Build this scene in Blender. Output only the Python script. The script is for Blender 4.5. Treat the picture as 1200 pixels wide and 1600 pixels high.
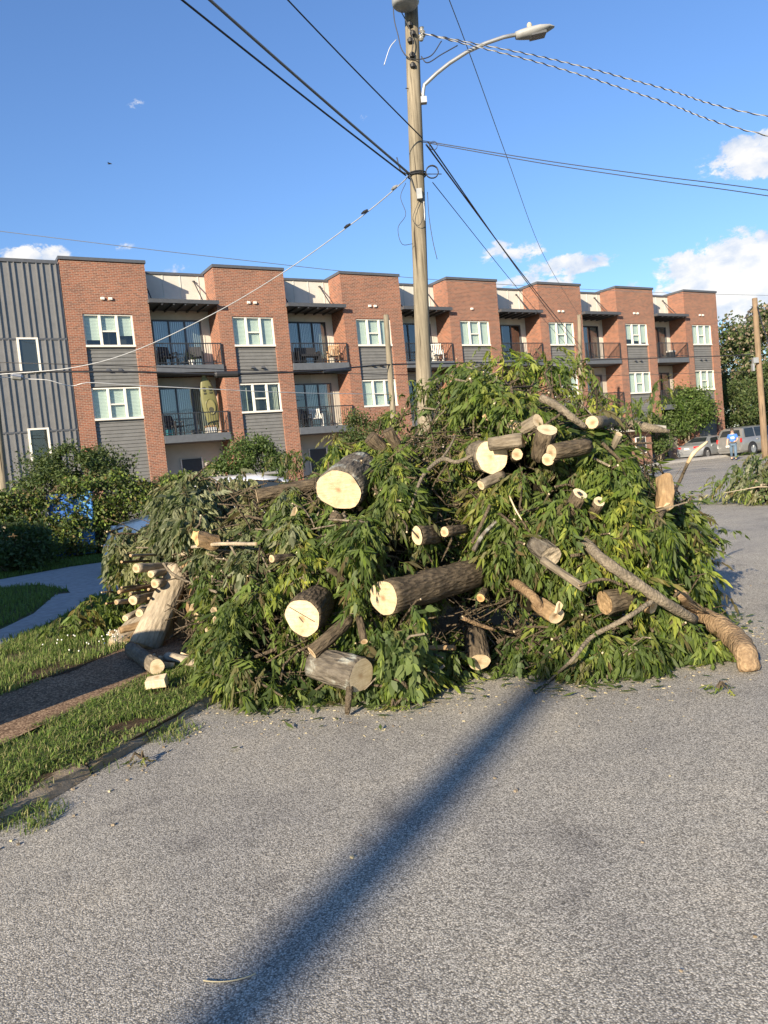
import bpy, bmesh, math, random
import numpy as np
from mathutils import Vector, Matrix, Quaternion
for o in list(bpy.data.objects): bpy.data.objects.remove(o)
random.seed(7); rng = np.random.default_rng(7)
scene = bpy.context.scene; col = scene.collection
R = math.radians

# ---------------------------------------------------------------- camera
PITCH, ROLL, FPX, EYE = -0.05873, -0.09684, 1200.0, 1.5
cp, sp, cr, sr = math.cos(PITCH), math.sin(PITCH), math.cos(ROLL), math.sin(ROLL)
FW = np.array([0, cp, sp]); UP0 = np.array([0, -sp, cp]); RT0 = np.array([1., 0, 0])
RT = cr*RT0 + sr*UP0; UP = -sr*RT0 + cr*UP0
cam_data = bpy.data.cameras.new('camera'); cam = bpy.data.objects.new('camera', cam_data); col.objects.link(cam)
cam_data.sensor_fit = 'HORIZONTAL'; cam_data.sensor_width = 36; cam_data.lens = 36.0
cam_data.clip_end = 3000; cam_data.clip_start = 0.05
cam.matrix_world = Matrix(((RT[0], UP[0], -FW[0], 0), (RT[1], UP[1], -FW[1], 0), (RT[2], UP[2], -FW[2], EYE), (0, 0, 0, 1)))
scene.camera = cam
# ---------------------------------------------------------------- light
SUN_AZ, SUN_EL = R(27.8), R(19.5)            # travel direction, measured from +Y towards +X
LDIR = np.array([math.sin(SUN_AZ), math.cos(SUN_AZ)])
world = bpy.data.worlds.new('World'); scene.world = world; world.use_nodes = True
sun_d = bpy.data.lights.new('sun', 'SUN'); sun = bpy.data.objects.new('sun', sun_d); col.objects.link(sun)
sun_d.energy = 5.0; sun_d.angle = R(0.65); sun_d.color = (1.0, 0.86, 0.66)
sun.rotation_euler = Vector((LDIR[0]*math.cos(SUN_EL), LDIR[1]*math.cos(SUN_EL), -math.sin(SUN_EL))).to_track_quat('-Z', 'Y').to_euler()
scene.view_settings.view_transform = 'Standard'; scene.view_settings.look = 'None'
scene.view_settings.exposure = 1.05; scene.view_settings.gamma = 1.0
SKY_STRENGTH = 0.086

def ray(x, y): return FW + RT*(x-600)/FPX + UP*(800-y)/FPX
def at(x, y, Y):                              # point seen in direction (x, y) at distance Y ahead
    d = ray(x, y); return d*(Y/d[1]) + np.array([0, 0, EYE])
def gnd(x, y, z=0.):
    d = ray(x, y); t = (z-EYE)/d[2]; return d*t + np.array([0, 0, EYE])

# ---------------------------------------------------------------- sky with a few cumulus clouds
def build_world():
    nt = world.node_tree; N = nt.nodes; Lk = nt.links; N.clear()
    out = N.new('ShaderNodeOutputWorld'); bg = N.new('ShaderNodeBackground'); Lk.new(bg.outputs[0], out.inputs[0])
    sky = N.new('ShaderNodeTexSky'); sky.sky_type = 'NISHITA'; sky.sun_disc = False
    sky.sun_elevation = SUN_EL; sky.sun_rotation = math.atan2(-LDIR[0], -LDIR[1])
    sky.altitude = 100; sky.air_density = 1.3; sky.dust_density = 0.25; sky.ozone_density = 2.2
    tc = N.new('ShaderNodeTexCoord'); sep = N.new('ShaderNodeSeparateXYZ'); Lk.new(tc.outputs['Generated'], sep.inputs[0])
    def math_(op, a, b=None, c=None):
        m = N.new('ShaderNodeMath'); m.operation = op
        for i, v in enumerate((a, b, c)):
            if v is None: continue
            if isinstance(v, (int, float)): m.inputs[i].default_value = v
            else: Lk.new(v, m.inputs[i])
        return m.outputs[0]
    az = math_('ARCTAN2', sep.outputs[0], sep.outputs[1]); el = math_('ARCSINE', sep.outputs[2])
    comb = N.new('ShaderNodeCombineXYZ'); Lk.new(az, comb.inputs[0]); Lk.new(math_('MULTIPLY', el, 1.5), comb.inputs[1])
    ns = N.new('ShaderNodeTexNoise'); Lk.new(comb.outputs[0], ns.inputs['Vector'])
    ns.inputs['Scale'].default_value = 24; ns.inputs['Detail'].default_value = 9; ns.inputs['Roughness'].default_value = .68; ns.inputs['Distortion'].default_value = .25
    # blobs: image direction, half widths (px), weight
    blobs = [(1225, 425, 150, 52, 1.5), (1120, 455, 70, 24, 1.0), (1180, 400, 46, 26, 1.0), (1230, 500, 95, 34, .95), (1190, 240, 66, 26, 1.0), (1150, 262, 34, 10, .8), (800, 393, 52, 17, .82), (765, 405, 36, 9, .6), (885, 415, 60, 15, .92),
             (815, 440, 45, 10, .8), (875, 440, 28, 9, .9), (55, 402, 52, 15, 1.0), (195, 384, 20, 9, .6), (225, 155, 26, 22, .46), (250, 158, 16, 8, .5), (280, 420, 20, 9, .5), (568, 186, 16, 8, .42), (505, 344, 16, 8, .42), (1040, 440, 50, 16, .6), (1150, 545, 60, 14, .75),
             (1150, 425, 75, 30, 1.25), (1500, 430, 160, 50, 1.2)]
    tot = None
    for (x, y, hw, hh, w) in blobs:
        d = ray(x, y); d = d/np.linalg.norm(d); a0 = math.atan2(d[0], d[1]); e0 = math.asin(d[2])
        if x > 1250: a0 = math.atan2(d[0], d[1])
        u = math_('MULTIPLY', math_('SUBTRACT', az, a0), FPX*.86/hw)
        sl = math_('MULTIPLY_ADD', math_('SUBTRACT', az, a0), 0.0, math_('SUBTRACT', el, e0))
        v = math_('MULTIPLY', sl, FPX*.9/hh)
        r2 = math_('ADD', math_('MULTIPLY', u, u), math_('MULTIPLY', v, v))
        b = math_('MULTIPLY', math_('MAXIMUM', math_('SUBTRACT', 1.0, math_('MULTIPLY', r2, .5)), 0), w)
        tot = b if tot is None else math_('MAXIMUM', tot, b)
    dens = math_('ADD', tot, math_('MULTIPLY', math_('SUBTRACT', ns.outputs[0], .5), 2.3))
    mr = N.new('ShaderNodeMapRange'); mr.interpolation_type = 'SMOOTHSTEP'; Lk.new(dens, mr.inputs[0])
    mr.inputs[1].default_value = .50; mr.inputs[2].default_value = .80; mr.inputs[3].default_value = 0; mr.inputs[4].default_value = .93
    gate = math_('MULTIPLY', mr.outputs[0], math_('MINIMUM', math_('MULTIPLY', tot, 4.0), 1.0))
    # cloud brightness: denser = whiter, slightly blue-grey in the bellies
    ns2 = N.new('ShaderNodeTexNoise'); Lk.new(comb.outputs[0], ns2.inputs['Vector']); ns2.inputs['Scale'].default_value = 26; ns2.inputs['Detail'].default_value = 6
    cr_ = N.new('ShaderNodeValToRGB'); Lk.new(math_('ADD', math_('MULTIPLY', ns2.outputs[0], .75), math_('MULTIPLY', dens, .22)), cr_.inputs[0])
    cr_.color_ramp.elements[0].position = .38; cr_.color_ramp.elements[0].color = (3.0, 3.7, 4.9, 1)
    cr_.color_ramp.elements[1].position = .66; cr_.color_ramp.elements[1].color = (6.2, 6.0, 5.7, 1)
    mix = N.new('ShaderNodeMixRGB'); Lk.new(gate, mix.inputs[0]); tint = N.new('ShaderNodeMixRGB'); tint.blend_type = 'MULTIPLY'; tint.inputs[0].default_value = 1; tint.inputs[2].default_value = (.61, .79, 1.13, 1); Lk.new(sky.outputs[0], tint.inputs[1]); Lk.new(tint.outputs[0], mix.inputs[1]); Lk.new(cr_.outputs[0], mix.inputs[2])
    Lk.new(mix.outputs[0], bg.inputs[0]); bg.inputs[1].default_value = SKY_STRENGTH
build_world()

# ---------------------------------------------------------------- object helpers
def tag(o, label=None, cat=None, group=None, kind=None):
    if label: o['label'] = label
    if cat: o['category'] = cat
    if group: o['group'] = group
    if kind: o['kind'] = kind
    return o
def empty(name, loc=(0, 0, 0), rz=0., label=None, cat=None, group=None):
    o = bpy.data.objects.new(name, None); col.objects.link(o); o.location = loc; o.rotation_euler = (0, 0, rz)
    o.empty_display_size = .1
    return tag(o, label, cat, group)
def mesh_obj(name, me, mats, parent=None, smooth=False):
    o = bpy.data.objects.new(name, me); col.objects.link(o)
    for m in (mats if isinstance(mats, (list, tuple)) else [mats]):
        if m.name not in [x.name for x in me.materials]: me.materials.append(m)
    if smooth: me.polygons.foreach_set('use_smooth', [True]*len(me.polygons))
    if parent: o.parent = parent
    return o
class MB:
    def __init__(s): s.v = []; s.f = []; s.m = []
    def add(s, vs, fs, mi=0):
        b = len(s.v); s.v += [tuple(map(float, p)) for p in vs]; s.f += [tuple(b+i for i in f) for f in fs]; s.m += [mi]*len(fs); return s
    def box(s, x0, x1, y0, y1, z0, z1, mi=0):
        return s.add([(x0,y0,z0),(x1,y0,z0),(x1,y1,z0),(x0,y1,z0),(x0,y0,z1),(x1,y0,z1),(x1,y1,z1),(x0,y1,z1)],
                     [(0,3,2,1),(4,5,6,7),(0,1,5,4),(1,2,6,5),(2,3,7,6),(3,0,4,7)], mi)
    def obox(s, c, ax, ay, az, mi=0):         # oriented box: centre and three half-axis vectors
        c, ax, ay, az = map(np.array, (c, ax, ay, az)); vs = []
        for k in (-1, 1):
            for a, b in ((-1,-1),(1,-1),(1,1),(-1,1)): vs.append(c+a*ax+b*ay+k*az)
        return s.add(vs, [(0,3,2,1),(4,5,6,7),(0,1,5,4),(1,2,6,5),(2,3,7,6),(3,0,4,7)], mi)
    def quad(s, a, b, c, d, mi=0): return s.add([a, b, c, d], [(0,1,2,3)], mi)
    def tube(s, pts, rad, n=8, mi=0, cap=True, wob=0.):
        pts = [np.array(p, float) for p in pts]; k = len(pts)
        if not isinstance(rad, (list, tuple, np.ndarray)): rad = [rad]*k
        t0 = pts[1]-pts[0]; ref = np.array([0,0,1.]) if abs(t0[2]) < .8*np.linalg.norm(t0) else np.array([1.,0,0])
        b = len(s.v); prev = None
        for i, p in enumerate(pts):
            t = pts[min(i+1, k-1)]-pts[max(i-1, 0)]; t = t/(np.linalg.norm(t)+1e-9)
            a = np.cross(t, ref) if prev is None else prev - t*np.dot(prev, t)
            a = a/(np.linalg.norm(a)+1e-9); prev = a; c = np.cross(t, a)
            for j in range(n):
                th = 2*math.pi*j/n; r = rad[i]*(1+wob*random.uniform(-1, 1))
                s.v.append(tuple(p+r*(math.cos(th)*a+math.sin(th)*c)))
        for i in range(k-1):
            for j in range(n):
                s.f.append((b+i*n+j, b+i*n+(j+1) % n, b+(i+1)*n+(j+1) % n, b+(i+1)*n+j)); s.m.append(mi)
        if cap:
            s.f.append(tuple(b+j for j in range(n))[::-1]); s.m.append(mi)
            s.f.append(tuple(b+(k-1)*n+j for j in range(n))); s.m.append(mi)
        return s
    def lathe(s, prof, n=16, c=(0,0,0), mi=0):  # prof: (r, z)
        b = len(s.v)
        for r, z in prof:
            for j in range(n):
                th = 2*math.pi*j/n; s.v.append((c[0]+r*math.cos(th), c[1]+r*math.sin(th), c[2]+z))
        for i in range(len(prof)-1):
            for j in range(n):
                s.f.append((b+i*n+j, b+i*n+(j+1) % n, b+(i+1)*n+(j+1) % n, b+(i+1)*n+j)); s.m.append(mi)
        s.f.append(tuple(b+j for j in range(n))[::-1]); s.m.append(mi)
        s.f.append(tuple(b+(len(prof)-1)*n+j for j in range(n))); s.m.append(mi)
        return s
    def mesh(s, name):
        me = bpy.data.meshes.new(name); me.from_pydata(s.v, [], s.f)
        return me
    def build(s, name, mats, parent=None, smooth=False, bevel=0):
        me = s.mesh(name); o = mesh_obj(name, me, mats, parent, smooth)
        if isinstance(mats, (list, tuple)) and len(mats) > 1: me.polygons.foreach_set('material_index', s.m)
        if bevel:
            m = o.modifiers.new('bevel', 'BEVEL'); m.width = bevel; m.segments = 2; m.limit_method = 'ANGLE'
        return o
def tri_mesh(name, V, F, C=None):              # big numpy triangle mesh with a colour attribute
    me = bpy.data.meshes.new(name); nv, nf = len(V), len(F)
    me.vertices.add(nv); me.vertices.foreach_set('co', np.ascontiguousarray(V, dtype=np.float32).ravel())
    me.loops.add(nf*3); me.loops.foreach_set('vertex_index', np.ascontiguousarray(F, dtype=np.int32).ravel())
    me.polygons.add(nf); me.polygons.foreach_set('loop_start', np.arange(0, nf*3, 3, dtype=np.int32))
    if C is not None:
        a = me.attributes.new('tint', 'FLOAT_COLOR', 'POINT')
        cc = np.ones((nv, 4), np.float32); cc[:, :3] = C; a.data.foreach_set('color', cc.ravel())
    me.update(calc_edges=True)
    return me

# ---------------------------------------------------------------- materials
MATS = {}
def nodes(name):
    m = bpy.data.materials.new(name); m.use_nodes = True; nt = m.node_tree
    b = nt.nodes['Principled BSDF']; MATS[name] = m
    return m, nt, b
def setin(b, **k):
    mp = dict(rough='Roughness', metal='Metallic', spec='Specular IOR Level', base='Base Color', trans='Transmission Weight', coat='Coat Weight', alpha='Alpha')
    for a, v in k.items():
        b.inputs[mp[a]].default_value = (*v, 1) if isinstance(v, tuple) else v
def tex(nt, kind, scale, detail=4, rough=.6, coord='Object', vec=None, stretch=None):
    t = nt.nodes.new(kind)
    if vec is None:
        tc = nt.nodes.new('ShaderNodeTexCoord'); vec = tc.outputs[coord]
    if stretch:
        mp = nt.nodes.new('ShaderNodeMapping'); mp.inputs['Scale'].default_value = stretch; nt.links.new(vec, mp.inputs[0]); vec = mp.outputs[0]
    nt.links.new(vec, t.inputs['Vector']); t.inputs['Scale'].default_value = scale
    if kind == 'ShaderNodeTexNoise': t.inputs['Detail'].default_value = detail; t.inputs['Roughness'].default_value = rough
    return t
def ramp(nt, src, stops):
    r = nt.nodes.new('ShaderNodeValToRGB'); nt.links.new(src, r.inputs[0]); e = r.color_ramp.elements
    while len(e) < len(stops): e.new(.5)
    for i, (p, c) in enumerate(stops): e[i].position = p; e[i].color = (*c, 1) if len(c) == 3 else c
    return r.outputs[0]
def bump(nt, b, h, strength=.3, dist=.02):
    n = nt.nodes.new('ShaderNodeBump'); n.inputs['Strength'].default_value = strength; n.inputs['Distance'].default_value = dist
    nt.links.new(h, n.inputs['Height']); nt.links.new(n.outputs[0], b.inputs['Normal']); return n
def mixc(nt, fac, a, c, mode='MIX'):
    m = nt.nodes.new('ShaderNodeMixRGB'); m.blend_type = mode
    for i, v in enumerate((fac, a, c)):
        if isinstance(v, (int, float)): m.inputs[i].default_value = v
        elif isinstance(v, tuple): m.inputs[i].default_value = (*v, 1)
        else: nt.links.new(v, m.inputs[i])
    return m.outputs[0]
def mathn(nt, op, a, b=0.):
    m = nt.nodes.new('ShaderNodeMath'); m.operation = op
    for i, v in enumerate((a, b)):
        if isinstance(v, (int, float)): m.inputs[i].default_value = v
        else: nt.links.new(v, m.inputs[i])
    return m.outputs[0]
def plain(name, c, rough=.6, metal=0., var=.12, scale=6., bmp=0.):
    m, nt, b = nodes(name); setin(b, rough=rough, metal=metal)
    t = tex(nt, 'ShaderNodeTexNoise', scale, 6)
    nt.links.new(ramp(nt, t.outputs[0], [(.3, tuple(x*(1-var) for x in c)), (.7, tuple(min(1, x*(1+var)) for x in c))]), b.inputs['Base Color'])
    if bmp:
        t2 = tex(nt, 'ShaderNodeTexNoise', scale*12, 5); bump(nt, b, t2.outputs[0], bmp, .01)
    return m

def mat_brick():
    m, nt, b = nodes('brick'); tc = nt.nodes.new('ShaderNodeTexCoord'); sp_ = nt.nodes.new('ShaderNodeSeparateXYZ'); nt.links.new(tc.outputs['Object'], sp_.inputs[0])
    cb = nt.nodes.new('ShaderNodeCombineXYZ'); nt.links.new(mathn(nt, 'ADD', sp_.outputs[0], sp_.outputs[1]), cb.inputs[0]); nt.links.new(sp_.outputs[2], cb.inputs[1])
    t = nt.nodes.new('ShaderNodeTexBrick'); nt.links.new(cb.outputs[0], t.inputs['Vector'])
    for k, v in (('Scale', 1.), ('Mortar Size', .007), ('Mortar Smooth', .15), ('Bias', -.15), ('Brick Width', .21), ('Row Height', .072)): t.inputs[k].default_value = v
    t.inputs['Color1'].default_value = (.285, .110, .062, 1); t.inputs['Color2'].default_value = (.15, .068, .046, 1); t.inputs['Mortar'].default_value = (.36, .28, .22, 1)
    n1 = tex(nt, 'ShaderNodeTexNoise', .55, 5, vec=cb.outputs[0]); n2 = tex(nt, 'ShaderNodeTexNoise', 9, 3, vec=cb.outputs[0])
    c = mixc(nt, .5, t.outputs[0], ramp(nt, n1.outputs[0], [(.3, (.72, .70, .72)), (.7, (1.2, 1.12, 1.05))]), 'MULTIPLY')
    c = mixc(nt, .35, c, ramp(nt, n2.outputs[0], [(.3, (.6, .6, .62)), (.7, (1.3, 1.25, 1.2))]), 'MULTIPLY')
    nt.links.new(c, b.inputs['Base Color']); setin(b, rough=.88)
    bump(nt, b, mathn(nt, 'SUBTRACT', 1., t.outputs['Fac']), .6, .008); return m
def mat_asphalt():
    m, nt, b = nodes('asphalt'); tc = nt.nodes.new('ShaderNodeTexCoord'); v = tc.outputs['Object']
    vo = tex(nt, 'ShaderNodeTexVoronoi', 175, vec=v); vo2 = tex(nt, 'ShaderNodeTexVoronoi', 52, vec=v)
    nz = tex(nt, 'ShaderNodeTexNoise', 1.3, 7, .7, vec=v); nf = tex(nt, 'ShaderNodeTexNoise', 60, 3, vec=v); nl = tex(nt, 'ShaderNodeTexNoise', .35, 4, vec=v)
    wn = nt.nodes.new('ShaderNodeSeparateColor'); nt.links.new(vo.outputs['Color'], wn.inputs[0])
    stone = ramp(nt, wn.outputs[0], [(0., (.215, .205, .184)), (.35, (.355, .338, .302)), (.7, (.48, .46, .41)), (1., (.67, .64, .58))])
    edge = ramp(nt, vo.outputs['Distance'], [(.40, (1, 1, 1)), (.74, (.44, .435, .43))])
    c = mixc(nt, 1., stone, edge, 'MULTIPLY')
    c = mixc(nt, 1., c, ramp(nt, nz.outputs[0], [(.28, (.78, .77, .77)), (.5, (1., .99, .96)), (.72, (1.2, 1.16, 1.08))]), 'MULTIPLY')
    c = mixc(nt, .8, c, ramp(nt, nl.outputs[0], [(.35, (.80, .79, .79)), (.65, (1.14, 1.10, 1.02))]), 'MULTIPLY')
    ns_ = tex(nt, 'ShaderNodeTexNoise', 2.6, 3, .45, vec=v); c = mixc(nt, .5, c, ramp(nt, ns_.outputs[0], [(.26, (.62, .62, .63)), (.38, (1, 1, 1))]), 'MULTIPLY')
    nt.links.new(c, b.inputs['Base Color']); setin(b, rough=.82, spec=.25)
    h = mathn(nt, 'ADD', mathn(nt, 'MULTIPLY', vo.outputs['Distance'], -1.), mathn(nt, 'MULTIPLY', nf.outputs[0], .5))
    bump(nt, b, h, .45, .004); return m
def mat_ground(name, c1, c2, scale=20, c3=None, bmp=.5):
    m, nt, b = nodes(name); n1 = tex(nt, 'ShaderNodeTexNoise', scale, 8, .7); n2 = tex(nt, 'ShaderNodeTexNoise', scale*.08, 5)
    c = ramp(nt, n1.outputs[0], [(.3, c1), (.7, c2)])
    if c3: c = mixc(nt, ramp(nt, n2.outputs[0], [(.45, (0, 0, 0)), (.62, (1, 1, 1))]), c, c3)
    nt.links.new(c, b.inputs['Base Color']); setin(b, rough=.95, spec=.1); bump(nt, b, n1.outputs[0], bmp, .02); return m
def mat_aggregate():
    m, nt, b = nodes('aggregate_walk'); vo = tex(nt, 'ShaderNodeTexVoronoi', 75); n1 = tex(nt, 'ShaderNodeTexNoise', 2.2, 6)
    s = nt.nodes.new('ShaderNodeSeparateColor'); nt.links.new(vo.outputs['Color'], s.inputs[0])
    c = ramp(nt, s.outputs[0], [(0, (.17, .112, .07)), (.5, (.33, .222, .138)), (1, (.52, .375, .24))])
    c = mixc(nt, 1., c, ramp(nt, vo.outputs['Distance'], [(.3, (1, 1, 1)), (.7, (.45, .42, .4))]), 'MULTIPLY')
    c = mixc(nt, .9, c, ramp(nt, n1.outputs[0], [(.3, (.7, .68, .66)), (.7, (1.2, 1.15, 1.1))]), 'MULTIPLY')
    nt.links.new(c, b.inputs['Base Color']); setin(b, rough=.9, spec=.15); bump(nt, b, vo.outputs['Distance'], -.5, .006); return m
def mat_bark(name, c1, c2, scale=1., ridge=.8, lichen=None, zs=.28):
    m, nt, b = nodes(name); tc = nt.nodes.new('ShaderNodeTexCoord')
    t = tex(nt, 'ShaderNodeTexNoise', 34*scale, 8, .7, vec=tc.outputs['Object'], stretch=(1, 1, zs)); v = tex(nt, 'ShaderNodeTexVoronoi', 42*scale, vec=tc.outputs['Object'], stretch=(1, 1, zs))
    n2 = tex(nt, 'ShaderNodeTexNoise', 7*scale, 5, vec=tc.outputs['Object'])
    c = ramp(nt, t.outputs[0], [(.3, c1), (.68, c2)])
    c = mixc(nt, .8, c, ramp(nt, n2.outputs[0], [(.3, (.65, .65, .65)), (.7, (1.3, 1.28, 1.22))]), 'MULTIPLY')
    if lichen: c = mixc(nt, ramp(nt, n2.outputs[0], [(.56, (0, 0, 0)), (.66, (1, 1, 1))]), c, lichen)
    nt.links.new(c, b.inputs['Base Color']); setin(b, rough=.92, spec=.12)
    bump(nt, b, mathn(nt, 'ADD', mathn(nt, 'MULTIPLY', t.outputs[0], .8), v.outputs['Distance']), ridge, .02); return m
def mat_cut(name, c1, c2, heart):              # sawn end: local x,y is the face, rings round the pith
    m, nt, b = nodes(name); tc = nt.nodes.new('ShaderNodeTexCoord')
    n0 = tex(nt, 'ShaderNodeTexNoise', 9, 3, vec=tc.outputs['Object']); 
    add = nt.nodes.new('ShaderNodeVectorMath'); add.operation = 'MULTIPLY_ADD'; nt.links.new(n0.outputs['Color'], add.inputs[0]); add.inputs[1].default_value = (.03, .03, 0); nt.links.new(tc.outputs['Object'], add.inputs[2])
    sp_ = nt.nodes.new('ShaderNodeSeparateXYZ'); nt.links.new(add.outputs[0], sp_.inputs[0])
    ox = mathn(nt, 'SUBTRACT', sp_.outputs[0], .02); oy = mathn(nt, 'SUBTRACT', sp_.outputs[1], .012)
    r = mathn(nt, 'SQRT', mathn(nt, 'ADD', mathn(nt, 'MULTIPLY', ox, ox), mathn(nt, 'MULTIPLY', oy, oy)))
    rings = mathn(nt, 'SINE', mathn(nt, 'MULTIPLY', r, 620.))
    saw = tex(nt, 'ShaderNodeTexNoise', 60, 4, vec=tc.outputs['Object'], stretch=(.12, 1.6, 1)); blot = tex(nt, 'ShaderNodeTexNoise', 14, 5, vec=tc.outputs['Object'])
    c = ramp(nt, mathn(nt, 'MULTIPLY_ADD', rings, .12) if False else mathn(nt, 'ADD', mathn(nt, 'MULTIPLY', rings, .10), saw.outputs[0]), [(.25, c1), (.75, c2)])
    c = mixc(nt, ramp(nt, r, [(.006, (.9, .9, .9)), (.03, (0, 0, 0))]), c, heart)
    c = mixc(nt, .55, c, ramp(nt, blot.outputs[0], [(.3, (.60, .52, .42)), (.65, (1.1, 1.07, 1.02))]), 'MULTIPLY')
    oi = nt.nodes.new('ShaderNodeObjectInfo'); rnd = oi.outputs['Random']; cb = nt.nodes.new('ShaderNodeCombineXYZ'); nt.links.new(mathn(nt, 'MULTIPLY', mathn(nt, 'ARCTAN2', oy, ox), .9), cb.inputs[0]); nt.links.new(mathn(nt, 'MULTIPLY', rnd, 40.), cb.inputs[1]); nt.links.new(mathn(nt, 'MULTIPLY', r, 2.), cb.inputs[2])
    ck = tex(nt, 'ShaderNodeTexNoise', 2.6, 4, vec=cb.outputs[0]); c = mixc(nt, mathn(nt, 'MULTIPLY', ramp(nt, ck.outputs[0], [(.492, (0, 0, 0)), (.5, (1, 1, 1)), (.508, (0, 0, 0))]), .75), c, heart)     # radial checks
    dk = tex(nt, 'ShaderNodeTexNoise', 5.5, 4, vec=tc.outputs['Object']); c = mixc(nt, mathn(nt, 'MULTIPLY', ramp(nt, dk.outputs[0], [(.5, (0, 0, 0)), (.72, (1, 1, 1))]), mathn(nt, 'MULTIPLY', rnd, .8)), c, tuple(x*.75 for x in heart))
    br = nt.nodes.new('ShaderNodeHueSaturation'); nt.links.new(c, br.inputs['Color']); nt.links.new(mathn(nt, 'ADD', mathn(nt, 'MULTIPLY', rnd, .30), .80), br.inputs['Value']); c = br.outputs[0]
    nt.links.new(c, b.inputs['Base Color']); setin(b, rough=.85, spec=.15); bump(nt, b, saw.outputs[0], .25, .004); return m
def mat_leaf(name='leaf', trans=.42, rough=.5):
    m, nt, b = nodes(name); N = nt.nodes
    at_ = N.new('ShaderNodeAttribute'); at_.attribute_name = 'tint'; geo = N.new('ShaderNodeNewGeometry')
    n = tex(nt, 'ShaderNodeTexNoise', 30, 3); c = mixc(nt, .5, at_.outputs['Color'], ramp(nt, n.outputs[0], [(.3, (.75, .78, .7)), (.7, (1.2, 1.18, 1.1))]), 'MULTIPLY')
    c = mixc(nt, geo.outputs['Backfacing'], c, mixc(nt, .22, c, (.17, .20, .11)))      # paler leaf underside
    nt.links.new(c, b.inputs['Base Color']); setin(b, rough=rough, spec=.22)
    tr = N.new('ShaderNodeBsdfTranslucent'); nt.links.new(mixc(nt, .5, c, (.16, .24, .02)), tr.inputs[0])
    mx = N.new('ShaderNodeMixShader'); mx.inputs[0].default_value = trans
    nt.links.new(b.outputs[0], mx.inputs[1]); nt.links.new(tr.outputs[0], mx.inputs[2]); nt.links.new(mx.outputs[0], N['Material Output'].inputs[0]); return m
def mat_glass(name, tint=(.88, .96, .93), refl=.35):
    m, nt, b = nodes(name); N = nt.nodes; nt.nodes.remove(b)
    tr = N.new('ShaderNodeBsdfTransparent'); tr.inputs[0].default_value = (*tint, 1); gl = N.new('ShaderNodeBsdfGlossy'); gl.inputs['Roughness'].default_value = .02
    n = tex(nt, 'ShaderNodeTexNoise', .9, 2); bp = N.new('ShaderNodeBump'); bp.inputs['Strength'].default_value = .05; bp.inputs['Distance'].default_value = .05
    nt.links.new(n.outputs[0], bp.inputs['Height']); nt.links.new(bp.outputs[0], gl.inputs['Normal'])
    fr = N.new('ShaderNodeLayerWeight'); fr.inputs[0].default_value = .5; mx = N.new('ShaderNodeMixShader')
    nt.links.new(mathn(nt, 'ADD', mathn(nt, 'MULTIPLY', mathn(nt, 'POWER', fr.outputs['Facing'], 4.), .7), refl*.3), mx.inputs[0])
    nt.links.new(tr.outputs[0], mx.inputs[1]); nt.links.new(gl.outputs[0], mx.inputs[2]); nt.links.new(mx.outputs[0], N['Material Output'].inputs[0]); return m
def mat_polewood(name='pole_wood', c1=(.125, .108, .082), c2=(.30, .265, .205)):
    m, nt, b = nodes(name); t = tex(nt, 'ShaderNodeTexNoise', 22, 8, .7, stretch=(1, 1, .05)); n2 = tex(nt, 'ShaderNodeTexNoise', 2.2, 4, stretch=(1, 1, .5)); cr2 = tex(nt, 'ShaderNodeTexNoise', 15, 3, .4, stretch=(1.6, 1.6, .03))
    c = ramp(nt, t.outputs[0], [(.3, c1), (.65, c2)])
    c = mixc(nt, .85, c, ramp(nt, n2.outputs[0], [(.3, (.72, .72, .68)), (.7, (1.2, 1.15, 1.06))]), 'MULTIPLY')
    c = mixc(nt, ramp(nt, cr2.outputs[0], [(.30, (1, 1, 1)), (.35, (0, 0, 0))]), c, (.05, .04, .03))
    nt.links.new(c, b.inputs['Base Color']); setin(b, rough=.9, spec=.1); bump(nt, b, t.outputs[0], .5, .01); return m
def mat_blind(name, vertical, c=(.66, .70, .64)):
    m, nt, b = nodes(name); tc = nt.nodes.new('ShaderNodeTexCoord'); sp_ = nt.nodes.new('ShaderNodeSeparateXYZ'); nt.links.new(tc.outputs['Object'], sp_.inputs[0])
    w = mathn(nt, 'SINE', mathn(nt, 'MULTIPLY', sp_.outputs[0 if vertical else 2], 62. if vertical else 105.))
    nt.links.new(ramp(nt, w, [(0., tuple(x*.62 for x in c)), (.55, c)]), b.inputs['Base Color']); setin(b, rough=.7); bump(nt, b, w, .35, .02); return m
BRICK = mat_brick(); ASPHALT = mat_asphalt(); AGG = mat_aggregate()
SOIL = mat_ground('soil', (.035, .024, .015), (.11, .075, .045), 24)
TURF = mat_ground('turf', (.03, .045, .012), (.075, .10, .03), 30, (.10, .075, .045))
CONC = mat_ground('concrete', (.26, .25, .235), (.42, .40, .37), 9, bmp=.25)
KERBM = mat_ground('kerb_concrete', (.19, .15, .105), (.40, .335, .25), 18, (.22, .165, .10), .8)
CAPM = plain('cap_metal', (.11, .115, .125), .5, .3); DARKM = plain('dark_metal', (.045, .047, .052), .45, .4); SLABM = plain('slab_paint', (.10, .108, .12), .55)
SIDING = plain('siding_grey', (.155, .153, .145), .6, scale=3); CREAM = plain('cream_panel', (.56, .535, .47), .7, scale=2, var=.08); TAUPE = plain('taupe_panel', (.44, .41, .35), .7, scale=2, var=.08)
WHITE = plain('white_frame', (.74, .70, .62), .5, var=.05); CLAD = plain('metal_cladding_grey', (.20, .196, .19), .42, .2, var=.10, scale=4)
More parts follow.
